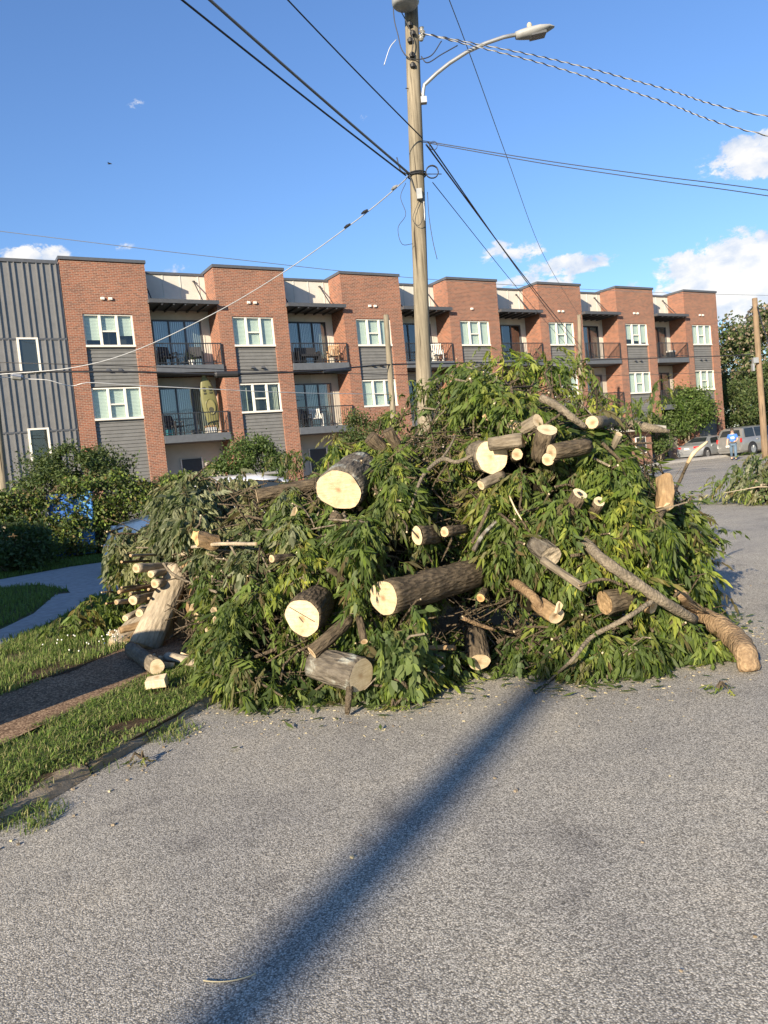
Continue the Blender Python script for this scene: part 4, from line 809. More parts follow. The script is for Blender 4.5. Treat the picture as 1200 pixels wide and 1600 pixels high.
wheelie('made-up charcoal bin out of frame, added to shade the brown walk', -190, 1150, 4.75, BING, 1.08, .2, 'shade_bin').location = (-3.36, 4.15, .09)  # unseen bin, added only to cast shade on the walk
# low masonry wall with coping in front of the hedge
def lowwall():
    a_, b_ = gnd(28, 885, .08), gnd(158, 858, .08); L = np.linalg.norm((b_-a_)[:2]); t = empty('low_wall', (a_[0], a_[1], .07), math.atan2((b_-a_)[1], (b_-a_)[0]), 'low brown masonry wall with lit coping before the hedge', 'wall')
    mb = MB(); mb.box(0, L, 0, .25, 0, .52); mb.build('wall_core', SOIL, t)
    for i in range(5): mb = MB(); w = L/5; mb.box(i*w+.01, (i+1)*w-.015, -.07, .32, .52+random.uniform(0, .02), .62+random.uniform(-.02, .03)); mb.build('coping_stone', KERBM, t, bevel=.03)
    for i in range(26): mb = MB(); w = L/26; mb.box(i*w+.015, (i+1)*w-.012, -.03, .0, .05, .34+random.uniform(-.02, .02)); mb.build('picket', KERBM, t)
    mb = MB(); mb.box(.1, L*.9, .0, .5, .62, .80); mb.build('earth_bank', mat_ground('bank_earth', (.16, .11, .06), (.30, .22, .13), 14), t, bevel=.06)
lowwall()
plant('shrub', 'dark bush in shade at the left edge before the hedge', 'shrub', gb(5, 800, 15.6), 1.25, (1.1, .6, .55), 5000, .10, DG[:2], 34, .14, .02, .5, stems=5)
plant('shrub', 'dark low bush at the right foot of the hedge behind the drive', 'shrub', gb(185, 790, 19.0), 1.1, (1.2, .5, .5), 4000, .10, DG[:2], 30, .14, .02, .5, stems=5)

# ================================================================ house out of frame at left that shades the yard
def shade_house():
    cx = np.array([-8.5, .0]); t = empty('house', (cx[0], cx[1], 0), SUN_AZ*-1, 'two-storey house out of frame at left shading the lawn', 'house'); SD = plain('house_siding', (.5, .48, .44), .7)
    mb = MB(); mb.box(-11, 0, -7, 0, 0, 5.2); mb.build('wall', SD, t)
    mb = MB(); mb.add([(-11.3, -7.3, 5.2), (.3, -7.3, 5.2), (.3, .3, 5.2), (-11.3, .3, 5.2), (-11.3, -3.5, 7.4), (.3, -3.5, 7.4)], [(0, 1, 5, 4), (2, 3, 4, 5), (1, 2, 5), (3, 0, 4), (0, 3, 2, 1)]); mb.build('roof', CAPM, t)
    for i in range(3): mb = MB(); mb.box(-9.5+i*3.2, -8.4+i*3.2, 0.01, .06, 1.2, 2.6); mb.build('window', GLASS, t)
shade_house()
# small brick house with a pale eave, right behind the pile
def small_house():
    c = at(985, 700, 46); t = empty('brick_house', (c[0], c[1], 0), YAW, 'small low brick house with pale eave behind the pile at right', 'house')
    mb = MB(); mb.box(-2.6, 1.9, 0, 4, 0, 2.1); mb.build('wall', BRICK, t)
    mb = MB(); mb.add([(-3.2, -.6, 2.15), (2.6, -.6, 2.15), (2.6, 4.6, 2.15), (-3.2, 4.6, 2.15), (-3.2, -.6, 2.32), (2.6, -.6, 2.32), (2.6, 4.6, 2.32), (-3.2, 4.6, 2.32), (-3, 2, 2.8), (2.3, 2, 2.8)], [(0, 3, 2, 1), (0, 1, 5, 4), (1, 2, 6, 5), (2, 3, 7, 6), (3, 0, 4, 7), (4, 5, 9, 8), (6, 7, 8, 9), (5, 6, 9), (7, 4, 8)]); mb.build('roof', plain('eave_paint', (.50, .46, .38), .6), t)
    for x in (-1.5, .9):
        mb = MB(); mb.box(x-.45, x+.45, -.05, .0, .8, 1.8); w = mb.build('window', WHITE, t); mb = MB(); mb.box(x-.38, x+.38, -.065, -.052, .86, 1.74); mb.build('pane', ROOM, w)
small_house()

# ================================================================ vehicles
def car_paint(name, c, metal=.5): m, nt, b = nodes(name); setin(b, base=c, rough=.28, metal=metal, coat=.6); n = tex(nt, 'ShaderNodeTexNoise', 3, 4); nt.links.new(ramp(nt, n.outputs[0], [(.3, tuple(x*.9 for x in c)), (.7, tuple(x*1.08 for x in c))]), b.inputs['Base Color']); return m
CARGL = plain('car_glass', (.02, .025, .028), .08, 0., .05); RED = plain('tail_red', (.45, .02, .02), .3); CHROME = plain('rim_metal', (.5, .5, .5), .35, .8); LAMP = plain('lamp_clear', (.7, .7, .68), .2); PLATE = plain('plate', (.7, .7, .68), .5)
def car(name, label, cat, loc, rz, L, W, H, paint, kind='sedan', roof=None):
    t = empty(name, loc, rz, label, cat); hw = W/2
    if kind == 'sedan':
        up = [(0, .55), (.02, .82), (.05, .92), (.17, .98), (.23, 1.06), (.33, 1.36), (.42, 1.45), (.55, 1.46), (.66, 1.36), (.76, 1.03), (.80, .97), (.94, .84), (.985, .70), (1, .5)]; belt = .95
    else:
        up = [(0, .55), (.01, 1.0), (.03, 1.15), (.055, 1.55), (.08, 1.72), (.2, 1.80), (.45, 1.82), (.58, 1.76), (.63, 1.60), (.71, 1.16), (.76, 1.11), (.94, 1.02), (.985, .85), (1, .5)]; belt = 1.08
    zmax = max(z for _, z in up); up = [(a_*L-L/2, z*H/zmax) for a_, z in up]; belt *= H/zmax; zb = .22; mb = MB(); v = []; m_ = 13
    for x, zt in up:
        e = abs(x)/(L/2); w = hw*(1-.16*max(0, (e-.72)/.28)**2); bz = min(belt, zt); k = max(0, (zt-belt))/(H-belt+1e-6)
        wt = w*(1-.22*min(1, k)); hlf = [(w*.86, zb), (w*.97, zb+.1), (w, (zb+bz)/2), (w*.985, bz-.06 if zt > bz-.01 else bz), (w*.95-(.0 if k else .04), bz), (wt+.02, zt-.07*min(1, k)-.012), (wt*.72, zt)]
        v += [(x, -a_, z) for a_, z in hlf[::-1]][::-1][::-1] + [(x, a_, z) for a_, z in hlf]
    m_ = 14; n = len(up); f = []
    # each ring: 7 points on the near side (top to bottom) then 7 on the far side (bottom to top)
    for i in range(n-1):
        for j in range(m_):
            f.append((i*m_+j, i*m_+(j+1) % m_, (i+1)*m_+(j+1) % m_, (i+1)*m_+j))
    f += [tuple(range(m_)), tuple((n-1)*m_+j for j in range(m_))[::-1]]
    mb.add(v, f); body = mb.build('body', paint, t, smooth=True)
    es = body.modifiers.new('edges', 'EDGE_SPLIT'); es.split_angle = R(38)
    if roof:
        xs = [x for x, z in up if z > .93*H]; mb = MB(); mb.box(min(xs)+.05, max(xs)-.05, -hw*.55, hw*.55, H-.03, H+.02); ro = mb.build('roof_panel', roof, t, bevel=.02)
        for i in range(9): mb = MB(); x = min(xs)+.1+i*(max(xs)-min(xs)-.2)/8; mb.box(x-.03, x+.03, -hw*.5, hw*.5, H+.021, H+.035); mb.build('roof_slat', CAPM, ro)
    # side glass
    def side_y(z): k = (z-belt)/(H-belt); return hw*(1-.05-.17*max(0, k))+.012
    if kind == 'sedan': wins = [[(.255, belt+.03), (.345, H-.13), (.50, H-.10), (.50, belt+.03)], [(.515, belt+.03), (.515, H-.10), (.635, H-.16), (.735, belt+.03)]]
    else: wins = [[(.07, belt+.06), (.085, H-.16), (.255, H-.12), (.255, belt+.06)], [(.275, belt+.06), (.275, H-.12), (.44, H-.11), (.44, belt+.06)], [(.46, belt+.06), (.46, H-.11), (.575, H-.15), (.665, belt+.06)]]
    for wn in wins:
        for s in (-1, 1):
            vs = [(a_*L-L/2, s*side_y(z), z) for a_, z in wn]; mb = MB(); mb.add(vs, [(0, 1, 2, 3) if s > 0 else (3, 2, 1, 0)]); mb.build('side_window', CARGL, t)
    def upz(a_): xs = [q[0] for q in up]; zs = [q[1] for q in up]; return float(np.interp(a_*L-L/2, xs, zs))
    for nm, a0, a1 in (('rear_window', .245 if kind == 'sedan' else .035, .33 if kind == 'sedan' else .062), ('windscreen', .745 if kind == 'sedan' else .70, .665 if kind == 'sedan' else .635)):
        z0, z1 = upz(a0), upz(a1); w0, w1 = hw*.74, hw*.60; nx, nz = (z1-z0), -(a1-a0)*L; nl = math.hypot(nx, nz); ox, oz = -abs(nx)/nl*.02*(1 if nm == 'rear_window' else -1), .02*abs(nz)/nl
        mb = MB(); mb.add([(a0*L-L/2+ox, -w0, z0+oz), (a0*L-L/2+ox, w0, z0+oz), (a1*L-L/2+ox, w1, z1+oz), (a1*L-L/2+ox, -w1, z1+oz)], [(0, 1, 2, 3)]); mb.build(nm, CARGL, t)
    wr = .33 if kind == 'sedan' else .38
    for a_ in (.19, .80):
        for s in (-1, 1):
            cxx = a_*L-L/2; mb = MB(); mb.lathe([(wr+.07, -.02), (wr+.07, .012)], 22); q = mb.build('wheel_well_shade', BLACKR, t); q.rotation_euler = (math.pi/2, 0, 0); q.location = (cxx, s*(hw-.005), wr+.03)  # flat dark disc paints the shade of the wheel well on the body side
            mb = MB(); mb.lathe([(wr-.05, -.1), (wr, -.07), (wr, .07), (wr-.05, .1)], 24); w = mb.build('wheel', BLACKR, t); w.rotation_euler = (math.pi/2, 0, 0); w.location = (cxx, s*(hw-.06), wr)
            mb = MB(); mb.lathe([(wr*.62, .10), (wr*.62, .104)], 18); 
            for j in range(5): th = j*2*math.pi/5; mb.obox((wr*.38*math.cos(th), wr*.38*math.sin(th), .108), (wr*.25*math.cos(th), wr*.25*math.sin(th), 0), (-.04*math.sin(th), .04*math.cos(th), 0), (0, 0, .004))
            rim = mb.build('rim', CHROME, w); rim.scale = (1, 1, -s if s > 0 else 1)
    for s in (-1, 1):
        tz = belt-.16; mb = MB()
        if kind == 'sedan': mb.obox((-L/2+.13, s*hw*.72, tz), (.05, s*-.02, 0), (.03*s, .18*1, 0), (0, 0, .07))
        else: mb.box(-L/2+.0, -L/2+.12, s*hw*.86-.04, s*hw*.86+.04, .86, 1.12)
        mb.build('tail_light', RED, t, bevel=.01)
        mb = MB(); mb.obox((L/2-.17, s*hw*.70, belt-.22), (.05, 0, 0), (-.05*s, .17, 0), (0, 0, .07)); mb.build('headlight', LAMP, t, bevel=.01)
        mb = MB(); mb.obox((.70*L-L/2 if kind == 'sedan' else .62*L-L/2, s*(hw+.09), belt+.10), (.06, 0, 0), (0, .09, 0), (0, 0, .07)); mb.build('mirror', paint, t, bevel=.02)
        for a_ in ((.33, .545) if kind == 'sedan' else (.30, .47)): mb = MB(); mb.box(a_*L-L/2-.09, a_*L-L/2+.09, s*(hw+.008)-.014, s*(hw+.008)+.014, belt-.13, belt-.09); mb.build('handle', paint, t)
    mb = MB(); mb.box(-L/2-.05, -L/2+.02, -hw*.8, hw*.8, .36, .56); mb.build('rear_bumper', paint, t, bevel=.03); mb = MB(); mb.box(L/2-.02, L/2+.05, -hw*.8, hw*.8, .32, .52); mb.build('front_bumper', paint, t, bevel=.03)
    mb = MB(); mb.box(-L/2-.065, -L/2-.052, -.17, .17, .60, .72) if kind != 'sedan' else mb.box(-L/2-.02, -L/2+.03, -.17, .17, .66, .78); mb.build('number_plate', PLATE, t)
    return t
SILV = car_paint('paint_silver', (.40, .42, .44)); SILV2 = car_paint('paint_silver_warm', (.29, .285, .275)); WHT = car_paint('paint_white', (.76, .76, .74), 0.)
p = gnd(1084, 716); car('sedan', 'silver sedan parked at the right, left of the larger silver SUV', 'car', (p[0]+.15, p[1]-2.0, 0), math.atan2(.56, .83), 4.65, 1.78, 1.46, SILV)
p = gnd(1168, 710); car('suv', 'large silver SUV parked behind the man in blue at right', 'car', (p[0]+.4, p[1]-.2, 0), math.atan2(.48, .87), 5.1, 1.98, 1.86, SILV2, 'suv')
c = at(385, 780, 14.6); car('parked_car', 'white car parked on the drive behind the left of the pile', 'car', (c[0]-.1, c[1], .09), math.pi+R(8), 4.8, 1.85, 1.50, WHT, 'sedan', plain('roof_grey', (.16, .155, .15), .5))

# ================================================================ the walking person
def skin_fig(name, verts, edges, rad, mat, parent, sub=2):
    me = bpy.data.meshes.new(name); me.from_pydata(verts, edges, []); o = mesh_obj(name, me, mat, parent)
    o.modifiers.new('skin', 'SKIN'); 
    for i, r_ in enumerate(rad): me.skin_vertices[0].data[i].radius = (r_, r_) if not isinstance(r_, tuple) else r_
    me.skin_vertices[0].data[0].use_root = True
    s = o.modifiers.new('sub', 'SUBSURF'); s.levels = sub; s.render_levels = sub; o.modifiers['skin'].use_smooth_shade = True; return o
def person():
    p = gnd(1147, 719); t = empty('person', (p[0], p[1], .004), math.radians(-25), 'person in blue T-shirt and jeans with dark glasses walking before the SUV', 'person')
    SK = plain('skin', (.52, .33, .24), .6); SH = plain('shirt_blue', (.05, .16, .52), .8); JN = plain('jeans', (.09, .14, .20), .85); HR = plain('hair_dark', (.05, .035, .025), .8); WS = plain('shirt_print', (.65, .68, .72), .8)
    # figure faces -y; stride with the left leg forward
    V = [(0, 0, .95), (0, 0, 1.15), (0, -.01, 1.38), (0, -.02, 1.50), (0, -.04, 1.60), (0, -.05, 1.72),
         (.19, 0, 1.41), (.26, -.02, 1.15), (.16, -.20, 1.05), (.08, -.26, 1.07), (-.19, 0, 1.41), (-.27, .04, 1.15), (-.30, -.06, .93), (-.30, -.10, .84),
         (.10, 0, .90), (.11, -.16, .50), (.11, -.16, .09), (.11, -.30, .05), (-.10, 0, .90), (-.11, .06, .50), (-.11, .26, .14), (-.11, .18, .05)]
    E = [(0, 1), (1, 2), (2, 3), (3, 4), (4, 5), (2, 6), (6, 7), (7, 8), (8, 9), (2, 10), (10, 11), (11, 12), (12, 13), (0, 14), (14, 15), (15, 16), (16, 17), (0, 18), (18, 19), (19, 20), (20, 21)]
    r = [(.155, .11), (.15, .105), (.165, .10), .06, .088, .075, .065, .048, .038, .036, .065, .048, .038, .036, .092, .065, .045, .04, .092, .065, .045, .04]
    body = skin_fig('body', V, E, r, SK, t)
    skin_fig('shirt', [(0, 0, .93), (0, 0, 1.15), (0, -.01, 1.37), (0, -.02, 1.45), (.19, 0, 1.41), (.245, -.015, 1.22), (-.19, 0, 1.41), (-.255, .025, 1.22)], [(0, 1), (1, 2), (2, 3), (2, 4), (4, 5), (2, 6), (6, 7)], [(.18, .13), (.178, .13), (.188, .122), .075, .082, .068, .082, .068], SH, t)
    mb = MB(); mb.box(-.09, .09, -.145, -.13, 1.20, 1.32); mb.build('shirt_print', WS, t, bevel=.01)
    skin_fig('jeans', [V[0], V[14], V[15], (.11, -.16, .13), V[18], V[19], (-.11, .24, .18)], [(0, 1), (1, 2), (2, 3), (0, 4), (4, 5), (5, 6)], [(.165, .12), .11, .082, .062, .11, .082, .062], JN, t)
    for a_, b_ in (((.11, -.13, .05), (.11, -.32, .04)), ((-.11, .29, .09), (-.11, .15, .04))): mb = MB(); mb.tube([a_, ((a_[0]+b_[0])/2, (a_[1]+b_[1])/2, .055), b_], [.045, .05, .03], 8); mb.build('shoe', BLACKR, t, True)
    mb = MB(); mb.lathe([(.0, 1.79), (.05, 1.80), (.083, 1.76), (.088, 1.70), (.07, 1.66)][::-1], 14, (0, -.035, 0)); mb.build('hair', HR, t, True)
    mb = MB(); mb.box(-.07, .07, -.135, -.115, 1.665, 1.70); mb.build('sunglasses', BLACKR, t); mb = MB(); mb.tube([(0, -.12, 1.66), (0, -.145, 1.635), (0, -.125, 1.625)], [.008, .014, .01], 6); mb.build('nose', SK, t); mb = MB(); mb.lathe([(.03, -.03), (.062, -.01), (.07, .03)], 10, (0, -.055, 1.585)); mb.build('beard', HR, t, True)
    mb = MB(); mb.box(-.13, .13, -.16, -.10, .93, 1.06); mb.build('belt_pouch', BLK, t, bevel=.02)
    for sx, c_ in ((1, (.08, -.28, 1.07)), (-1, (-.30, -.12, .82))):
        mb = MB()
        for j in range(4): mb.tube([(c_[0], c_[1], c_[2]), (c_[0]+.012*(j-1.5), c_[1]-.03, c_[2]-.03), (c_[0]+.013*(j-1.5), c_[1]-.035, c_[2]-.065)], [.011, .009, .007], 5)
        mb.tube([(c_[0], c_[1], c_[2]), (c_[0]-.035*sx, c_[1]-.02, c_[2]-.02)], [.011, .008], 5); mb.build('fingers', SK, t)
    t.scale = (.97, .97, .97)
person()
# ================================================================ the brush pile
SIL = [(150, 930, 8.8), (172, 860, 8.8), (190, 815, 8.8), (215, 790, 8.7), (260, 765, 8.5), (320, 748, 8.3), (400, 752, 8.0), (470, 732, 7.8), (540, 708, 7.6), (600, 682, 7.5), (660, 648, 7.5), (720, 625, 7.5), (770, 590, 7.5), (850, 580, 7.5), (900, 615, 7.5), (940, 650, 7.5), (975, 685, 7.4), (1002, 735, 7.3), (1030, 795, 7.2), (1065, 835, 7.1), (1095, 895, 7.0), (1115, 975, 6.6)]
_s = np.array([list(at(*q))+[q[2]] for q in SIL]); SX, SZ, SY = _s[:, 0], np.maximum(_s[:, 2], 0.02), _s[:, 3]
FX = np.array([-3.6, -2.9, -2.55, -2.1, -1.75, -.9, 0, .62, 1.2, 2.0, 2.45, 2.9, 3.6]); FY = np.array([8.5, 8.0, 7.75, 7.35, 6.3, 5.0, 4.78, 5.25, 4.80, 5.1, 5.7, 6.3, 7.0])
def mound(x, y):
    x, y = np.asarray(x, float), np.asarray(y, float); top = np.interp(x, SX, SZ, left=0, right=0); yr = np.interp(x, SX, SY); yf = np.interp(x, FX, FY); yb = yr+2.4
    v = np.where(y < yr, (yr-y)/np.maximum(yr-yf, .3), (y-yr)/(yb-yr)); return np.where(np.abs(v) < 1, top*np.sqrt(np.maximum(0, 1-np.abs(v)**2.3)), 0.)
def hit(px, py, out=0.):                       # where the sight line meets the heap
    d = ray(px, py); t = np.linspace(3.5, 11, 1500); P = d[None]*t[:, None]/d[1]+np.array([0, 0, EYE]); h = mound(P[:, 0], P[:, 1])
    k = np.nonzero(P[:, 2] < np.maximum(h, .0))[0]; p = P[k[0]] if len(k) else P[600]; return p-d/np.linalg.norm(d)*out
CLEAR = []                                     # (point, radius): places the sawn ends keep free of leaves
def sight_clear(p, r):
    to = np.array([0, 0, EYE])-p; to = to/np.linalg.norm(to)
    for s in np.arange(0, .75, .07): CLEAR.append((p+to*s, r))

# inner twig and leaf mass, coloured near-black to paint the shade in gaps
def core():
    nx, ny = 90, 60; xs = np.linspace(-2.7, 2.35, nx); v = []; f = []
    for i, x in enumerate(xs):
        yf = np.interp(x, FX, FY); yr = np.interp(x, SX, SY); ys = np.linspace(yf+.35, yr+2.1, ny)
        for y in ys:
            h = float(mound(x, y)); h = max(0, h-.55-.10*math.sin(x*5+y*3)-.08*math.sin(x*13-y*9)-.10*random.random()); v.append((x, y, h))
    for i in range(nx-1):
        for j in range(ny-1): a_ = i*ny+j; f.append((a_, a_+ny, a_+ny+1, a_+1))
    mb = MB(); mb.add(v, f); o = mb.build('gap_shade_core', mat_ground('gap_shade_litter', (.006, .005, .003), (.022, .018, .010), 40), None); tag(o, 'twig and leaf core deep inside the brush pile, coloured near-black as gap shade', 'gap_shade_litter', kind='stuff')
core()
def tangle():                                 # broken twigs criss-crossing over the dark inside of the heap
    n = 1900; x = rng.uniform(-2.5, 2.5, n); hf = rng.uniform(.03, .98, n); yf = np.interp(x, FX, FY); yr = np.interp(x, SX, SY); y = yr-(yr-yf)*np.clip(1-hf**2, 0, 1)**(1/2.3); z = mound(x, y)
    c = np.c_[x, y+rng.uniform(.12, .4, n), z-rng.uniform(.0, .25, n)]; c[:, 2] = np.maximum(c[:, 2], .03); d = rng.normal(0, 1, (n, 3))*np.array([1, .5, .7]); d /= np.linalg.norm(d, axis=1)[:, None]; L = rng.uniform(.12, .5, n); r = rng.uniform(.003, .009, n)
    e = rng.normal(0, 1, (n, 3)); e -= d*(e*d).sum(1)[:, None]; e /= np.linalg.norm(e, axis=1)[:, None]; g = np.cross(d, e); md = c+e*(L*rng.uniform(-.12, .12, n))[:, None]; V = np.empty((n, 9, 3))
    for k, (q, rr) in enumerate(((c-d*L[:, None]/2, r*1.2), (md, r), (c+d*L[:, None]/2, r*.5))):
        for j in range(3): a = 2*math.pi*j/3; V[:, k*3+j] = q+(e*math.cos(a)+g*math.sin(a))*rr[:, None]
    V[..., 2] = np.maximum(V[..., 2], .008); f = []
    for k in (0, 3):
        for j in range(3): a, b = k+j, k+(j+1) % 3; f += [[a, b, b+3], [a, b+3, a+3]]
    F = (np.array(f)[None]+9*np.arange(n)[:, None, None]).reshape(-1, 3); o = mesh_obj('broken_twigs', tri_mesh('broken_twigs', V.reshape(-1, 3), F), BARK_D); tag(o, 'bare broken twigs tangled through the inside of the brush pile', 'twigs', kind='stuff')
tangle()

def log(name, label, face, r, axis, L, bark=BARK_D, cut=CUT, out=.1, bend=0., taper=.95, ell=1., depth=None, hollow=0., clear=1.25, tilt=None, cat='log', crack=False, bodyclear=0., smallcap=False):
    out *= .8; bodyclear *= .28; L *= .72
    p = hit(face[0], face[1], out) if depth is None else at(face[0], face[1], depth)
    ax = np.array(axis, float); ax /= np.linalg.norm(ax); z = Vector(ax); q = z.to_track_quat('Z', 'Y')
    t = empty(name, p, 0, label, cat); t.rotation_mode = 'QUATERNION'; t.rotation_quaternion = q
    n = 26 if r > .05 else 14; k = max(5, int(L/.05)); ph = [random.uniform(0, 6.28) for _ in range(4)]
    def rr(th, zz): return r*(1+.05*math.sin(2*th+ph[0])+.035*math.sin(3*th+ph[1])+.02*math.sin(7*th+ph[2]+zz*9))*(1+(taper-1)*zz/L)*(1+.03*math.sin(zz*17+ph[3]))
    mb = MB(); v = []
    for i in range(k+1):
        zz = L*i/k; ox = bend*(zz/L)**2
        for j in range(n): th = 2*math.pi*j/n; a_ = rr(th, zz)*(1+random.uniform(-.03, .03))*(1+(random.uniform(-.05, .03) if i == 0 else 0)); v.append((a_*ell*math.cos(th)+ox, a_*math.sin(th), zz))
    f = [(i*n+j, i*n+(j+1) % n, (i+1)*n+(j+1) % n, (i+1)*n+j) for i in range(k) for j in range(n)]+[tuple(range(n))[::-1], tuple(k*n+j for j in range(n))]
    mb.add(v, f); mb.build('bark', bark, t, smooth=True)
    mb = MB(); rim = .955 if r > .05 else .93; ring = [(rr(2*math.pi*j/n, 0)*rim*ell*math.cos(2*math.pi*j/n), rr(2*math.pi*j/n, 0)*rim*math.sin(2*math.pi*j/n), -.004+(.010*math.cos(2*math.pi*j/n+1)-.010 if tilt else 0)) for j in range(n)]
    if hollow:
        inn = [(hollow*random.uniform(.65, 1.25)*x, hollow*random.uniform(.65, 1.25)*y, z_) for x, y, z_ in ring]; mb.add(ring+inn, [(j, n+j, n+(j+1) % n, (j+1) % n) for j in range(n)])
    else:
        mid = [(x*.5, y*.5, z_*.8) for x, y, z_ in ring]; mb.add(ring+mid+[(0, 0, -.003)], [(j, n+j, n+(j+1) % n, (j+1) % n) for j in range(n)]+[(n+j, 2*n, n+(j+1) % n) for j in range(n)])
    cf = mb.build('cut_face', cut, t)
    if hollow: mb = MB(); mb.add([(x*1.25, y*1.25, -.0025) for x, y, _ in inn], [tuple(range(n))[::-1]]); mb.build('hollow_disc', ROOM, t)  # flat near-black disc fills the hollow
    if crack:
        mb = MB(); mb.obox((.0, r*.18, -.006), (r*.62, r*.42, 0), (-.0012, .0016, 0), (0, 0, .001)); mb.build('saw_line', ROOM, cf); mb = MB(); mb.obox((.01, -r*.1, -.006), (r*.1, r*.14, 0), (-.002, .0016, 0), (0, 0, .001)); mb.build('heart_check', ROOM, cf)
    sight_clear(p, r*clear)
    for s in np.arange(.06, bodyclear, .06): sight_clear(p+ax*s, r*.9)
    return t
LG = 'sawn logs in the brush pile'
log('log', 'largest pale sawn log low at left of the pile front, saw line across its face', (473, 965), .128, (.22, .95, .08), .55, BARK_D, CUT, .16, crack=True, bodyclear=.2)
log('log', 'rough-barked log in pile centre with oval sawn end facing left', (600, 934), .118, (.70, .71, .0), 1.3, BARK_D, CUT, .13, bodyclear=.7)
log('log', 'short grey-barked log at the pile foot, sawn end facing right', (564, 1055), .112, (-.74, .66, .10), .55, BARK_M, CUT_W, .18, bodyclear=.42)
log('log', 'slim curved log just above the short grey-barked one at the pile foot', (488, 1019), .045, (.75, .45, .42), .5, BARK_D, CUT, .14, bend=.05, bodyclear=.3)
log('log', 'small upright-faced log lying on the asphalt at the right of the pile foot', (749, 1034), .075, (.04, .85, .42), .42, BARK_D, CUT, .14, bodyclear=.2)
log('log', 'huge pale sawn trunk at upper left of the pile with lichen-grey bark', (530, 765), .165, (.28, .92, .22), .8, BARK_M, CUT, .20, tilt=1, bodyclear=.45, ell=1.1)
log('log', 'straight dark log poking left from the huge trunk, round sawn end', (402, 775), .063, (.97, .22, .09), .8, BARK_D, CUT, .16, bodyclear=.6)
log('log', 'ragged round log end at upper middle beneath the cluster of sawn logs', (768, 714), .120, (-.1, .97, .05), .5, BARK_G, CUT_W, .16, tilt=1, bodyclear=.12)
log('log', 'log with orange sawn end in the top cluster', (817, 688), .052, (-.9, .42, -.02), .34, BARK_G, CUT_O, .24, bodyclear=.3)
log('log', 'small round log end at the upper left of the top cluster', (804, 664), .047, (-.1, .85, -.45), .35, BARK_G, CUT, .20)
log('log', 'log end half behind the uppermost big one in the top cluster', (840, 658), .055, (-.55, .75, -.30), .42, BARK_G, CUT_W, .20, bodyclear=.2)
log('log', 'short standing log, largest and foremost in the top cluster', (855, 672), .072, (-.16, .55, -.80), .32, BARK_D, CUT_W, .30, bodyclear=.22)
log('log', 'dark log pointing left at the right side of the top cluster', (862, 707), .060, (.88, .45, .06), .45, BARK_D, CUT, .24, ell=.92, bodyclear=.4)
log('log', 'small log end just below the dark right log of the top cluster', (856, 718), .044, (.35, .9, .0), .3, BARK_D, CUT, .18)
log('log', 'half-hidden small log end below the orange-ended log', (808, 710), .042, (.1, .95, -.1), .3, BARK_D, CUT, .18)
log('log', 'knobbly short branch piece below the ragged log end', (752, 758), .038, (.8, .5, .25), .3, BARK_G, CUT_W, .18, bodyclear=.28)
log('log', 'dark log with star-shaped hollow in its sawn end', (906, 772), .052, (-.28, .60, -.72), .36, BARK_D, CUT_W, .20, hollow=.42, bodyclear=.28)
log('log', 'small log with a round hollow end right of the star-hollow one', (936, 784), .042, (-.1, .75, -.6), .3, BARK_D, CUT_W, .16, hollow=.33)
log('log', 'oblique sawn log end with a dark split in the pile centre', (653, 837), .066, (.5, .85, -.1), .4, BARK_D, CUT, .12, ell=.7, tilt=1)
log('log', 'small sawn branch right of the oblique split log end', (695, 831), .036, (.6, .8, -.05), .4, BARK_D, CUT, .13, bodyclear=.14)
log('log', 'brown sawn branch end under the rough-barked centre log, at right', (751, 934), .030, (.3, .9, .1), .3, BARK_D, CUT_O, .06)
log('log', 'small branch end between the curved slim log and the grey-barked log', (569, 1002), .025, (-.1, .8, .5), .3, BARK_D, CUT, .16, bodyclear=.1)
log('log', 'thin brown stick pointing right near the pile foot', (711, 1012), .018, (-.95, .3, .02), .3, BARK_O, CUT_O, .12, bodyclear=.25)
log('log', 'small sawn twig end high among the leaves left of the top cluster', (760, 650), .034, (.3, .9, .1), .3, BARK_D, CUT, .16)
log('log', 'stubby dark branch leaning below the huge trunk', (522, 805), .042, (.45, .55, -.55), .3, BARK_D, BARK_D, .14, bodyclear=.2)
log('log', 'thin dark stick sloping below the largest left leaves', (513, 888), .024, (.5, .5, -.5), .26, BARK_D, BARK_D, .12, bodyclear=.2)
log('log', 'pale cut end under leaves at the right foot of the pile', (868, 962), .055, (-.3, .9, .2), .3, BARK_O, CUT, .08, tilt=1)
log('log', 'pale torn log end among leaves right of centre', (860, 868), .075, (-.3, .9, .35), .25, BARK_M, BARK_L, .06, tilt=1)
log('log', 'bark-covered log lying crosswise under the right limb', (945, 942), .075, (.9, .4, .0), .3, BARK_D, BARK_O, .03, bodyclear=.15)
log('log', 'torn pale log end just right of the crosswise bark-covered log', (1018, 948), .05, (-.6, .75, .1), .2, BARK_O, CUT_W, .1, tilt=1, ell=.75)
log('log', 'small sawn end left of the hanging vine leaves', (425, 873), .03, (.6, .75, -.1), .3, BARK_D, CUT, .12)
log('log', 'small sawn branch tip near the right end of the thin grey limb', (912, 919), .026, (-.65, .5, .55), .45, BARK_G, CUT_W, .16, bodyclear=.3)
log('log', 'tiny sawn stub among leaves at right above the big split piece', (967, 679), .026, (-.2, .6, -.7), .4, BARK_G, CUT_W, .18, bodyclear=.2)
log('log', 'dark slanting stump leaning left on the pile ridge', (578, 683), .055, (.62, .35, -.65), .42, BARK_D, BARK_D, .26, bodyclear=.3)
log('log', 'second dark stump on the pile ridge, before the slim pole', (606, 672), .048, (.38, .3, -.85), .5, BARK_D, BARK_D, .26, bodyclear=.3)
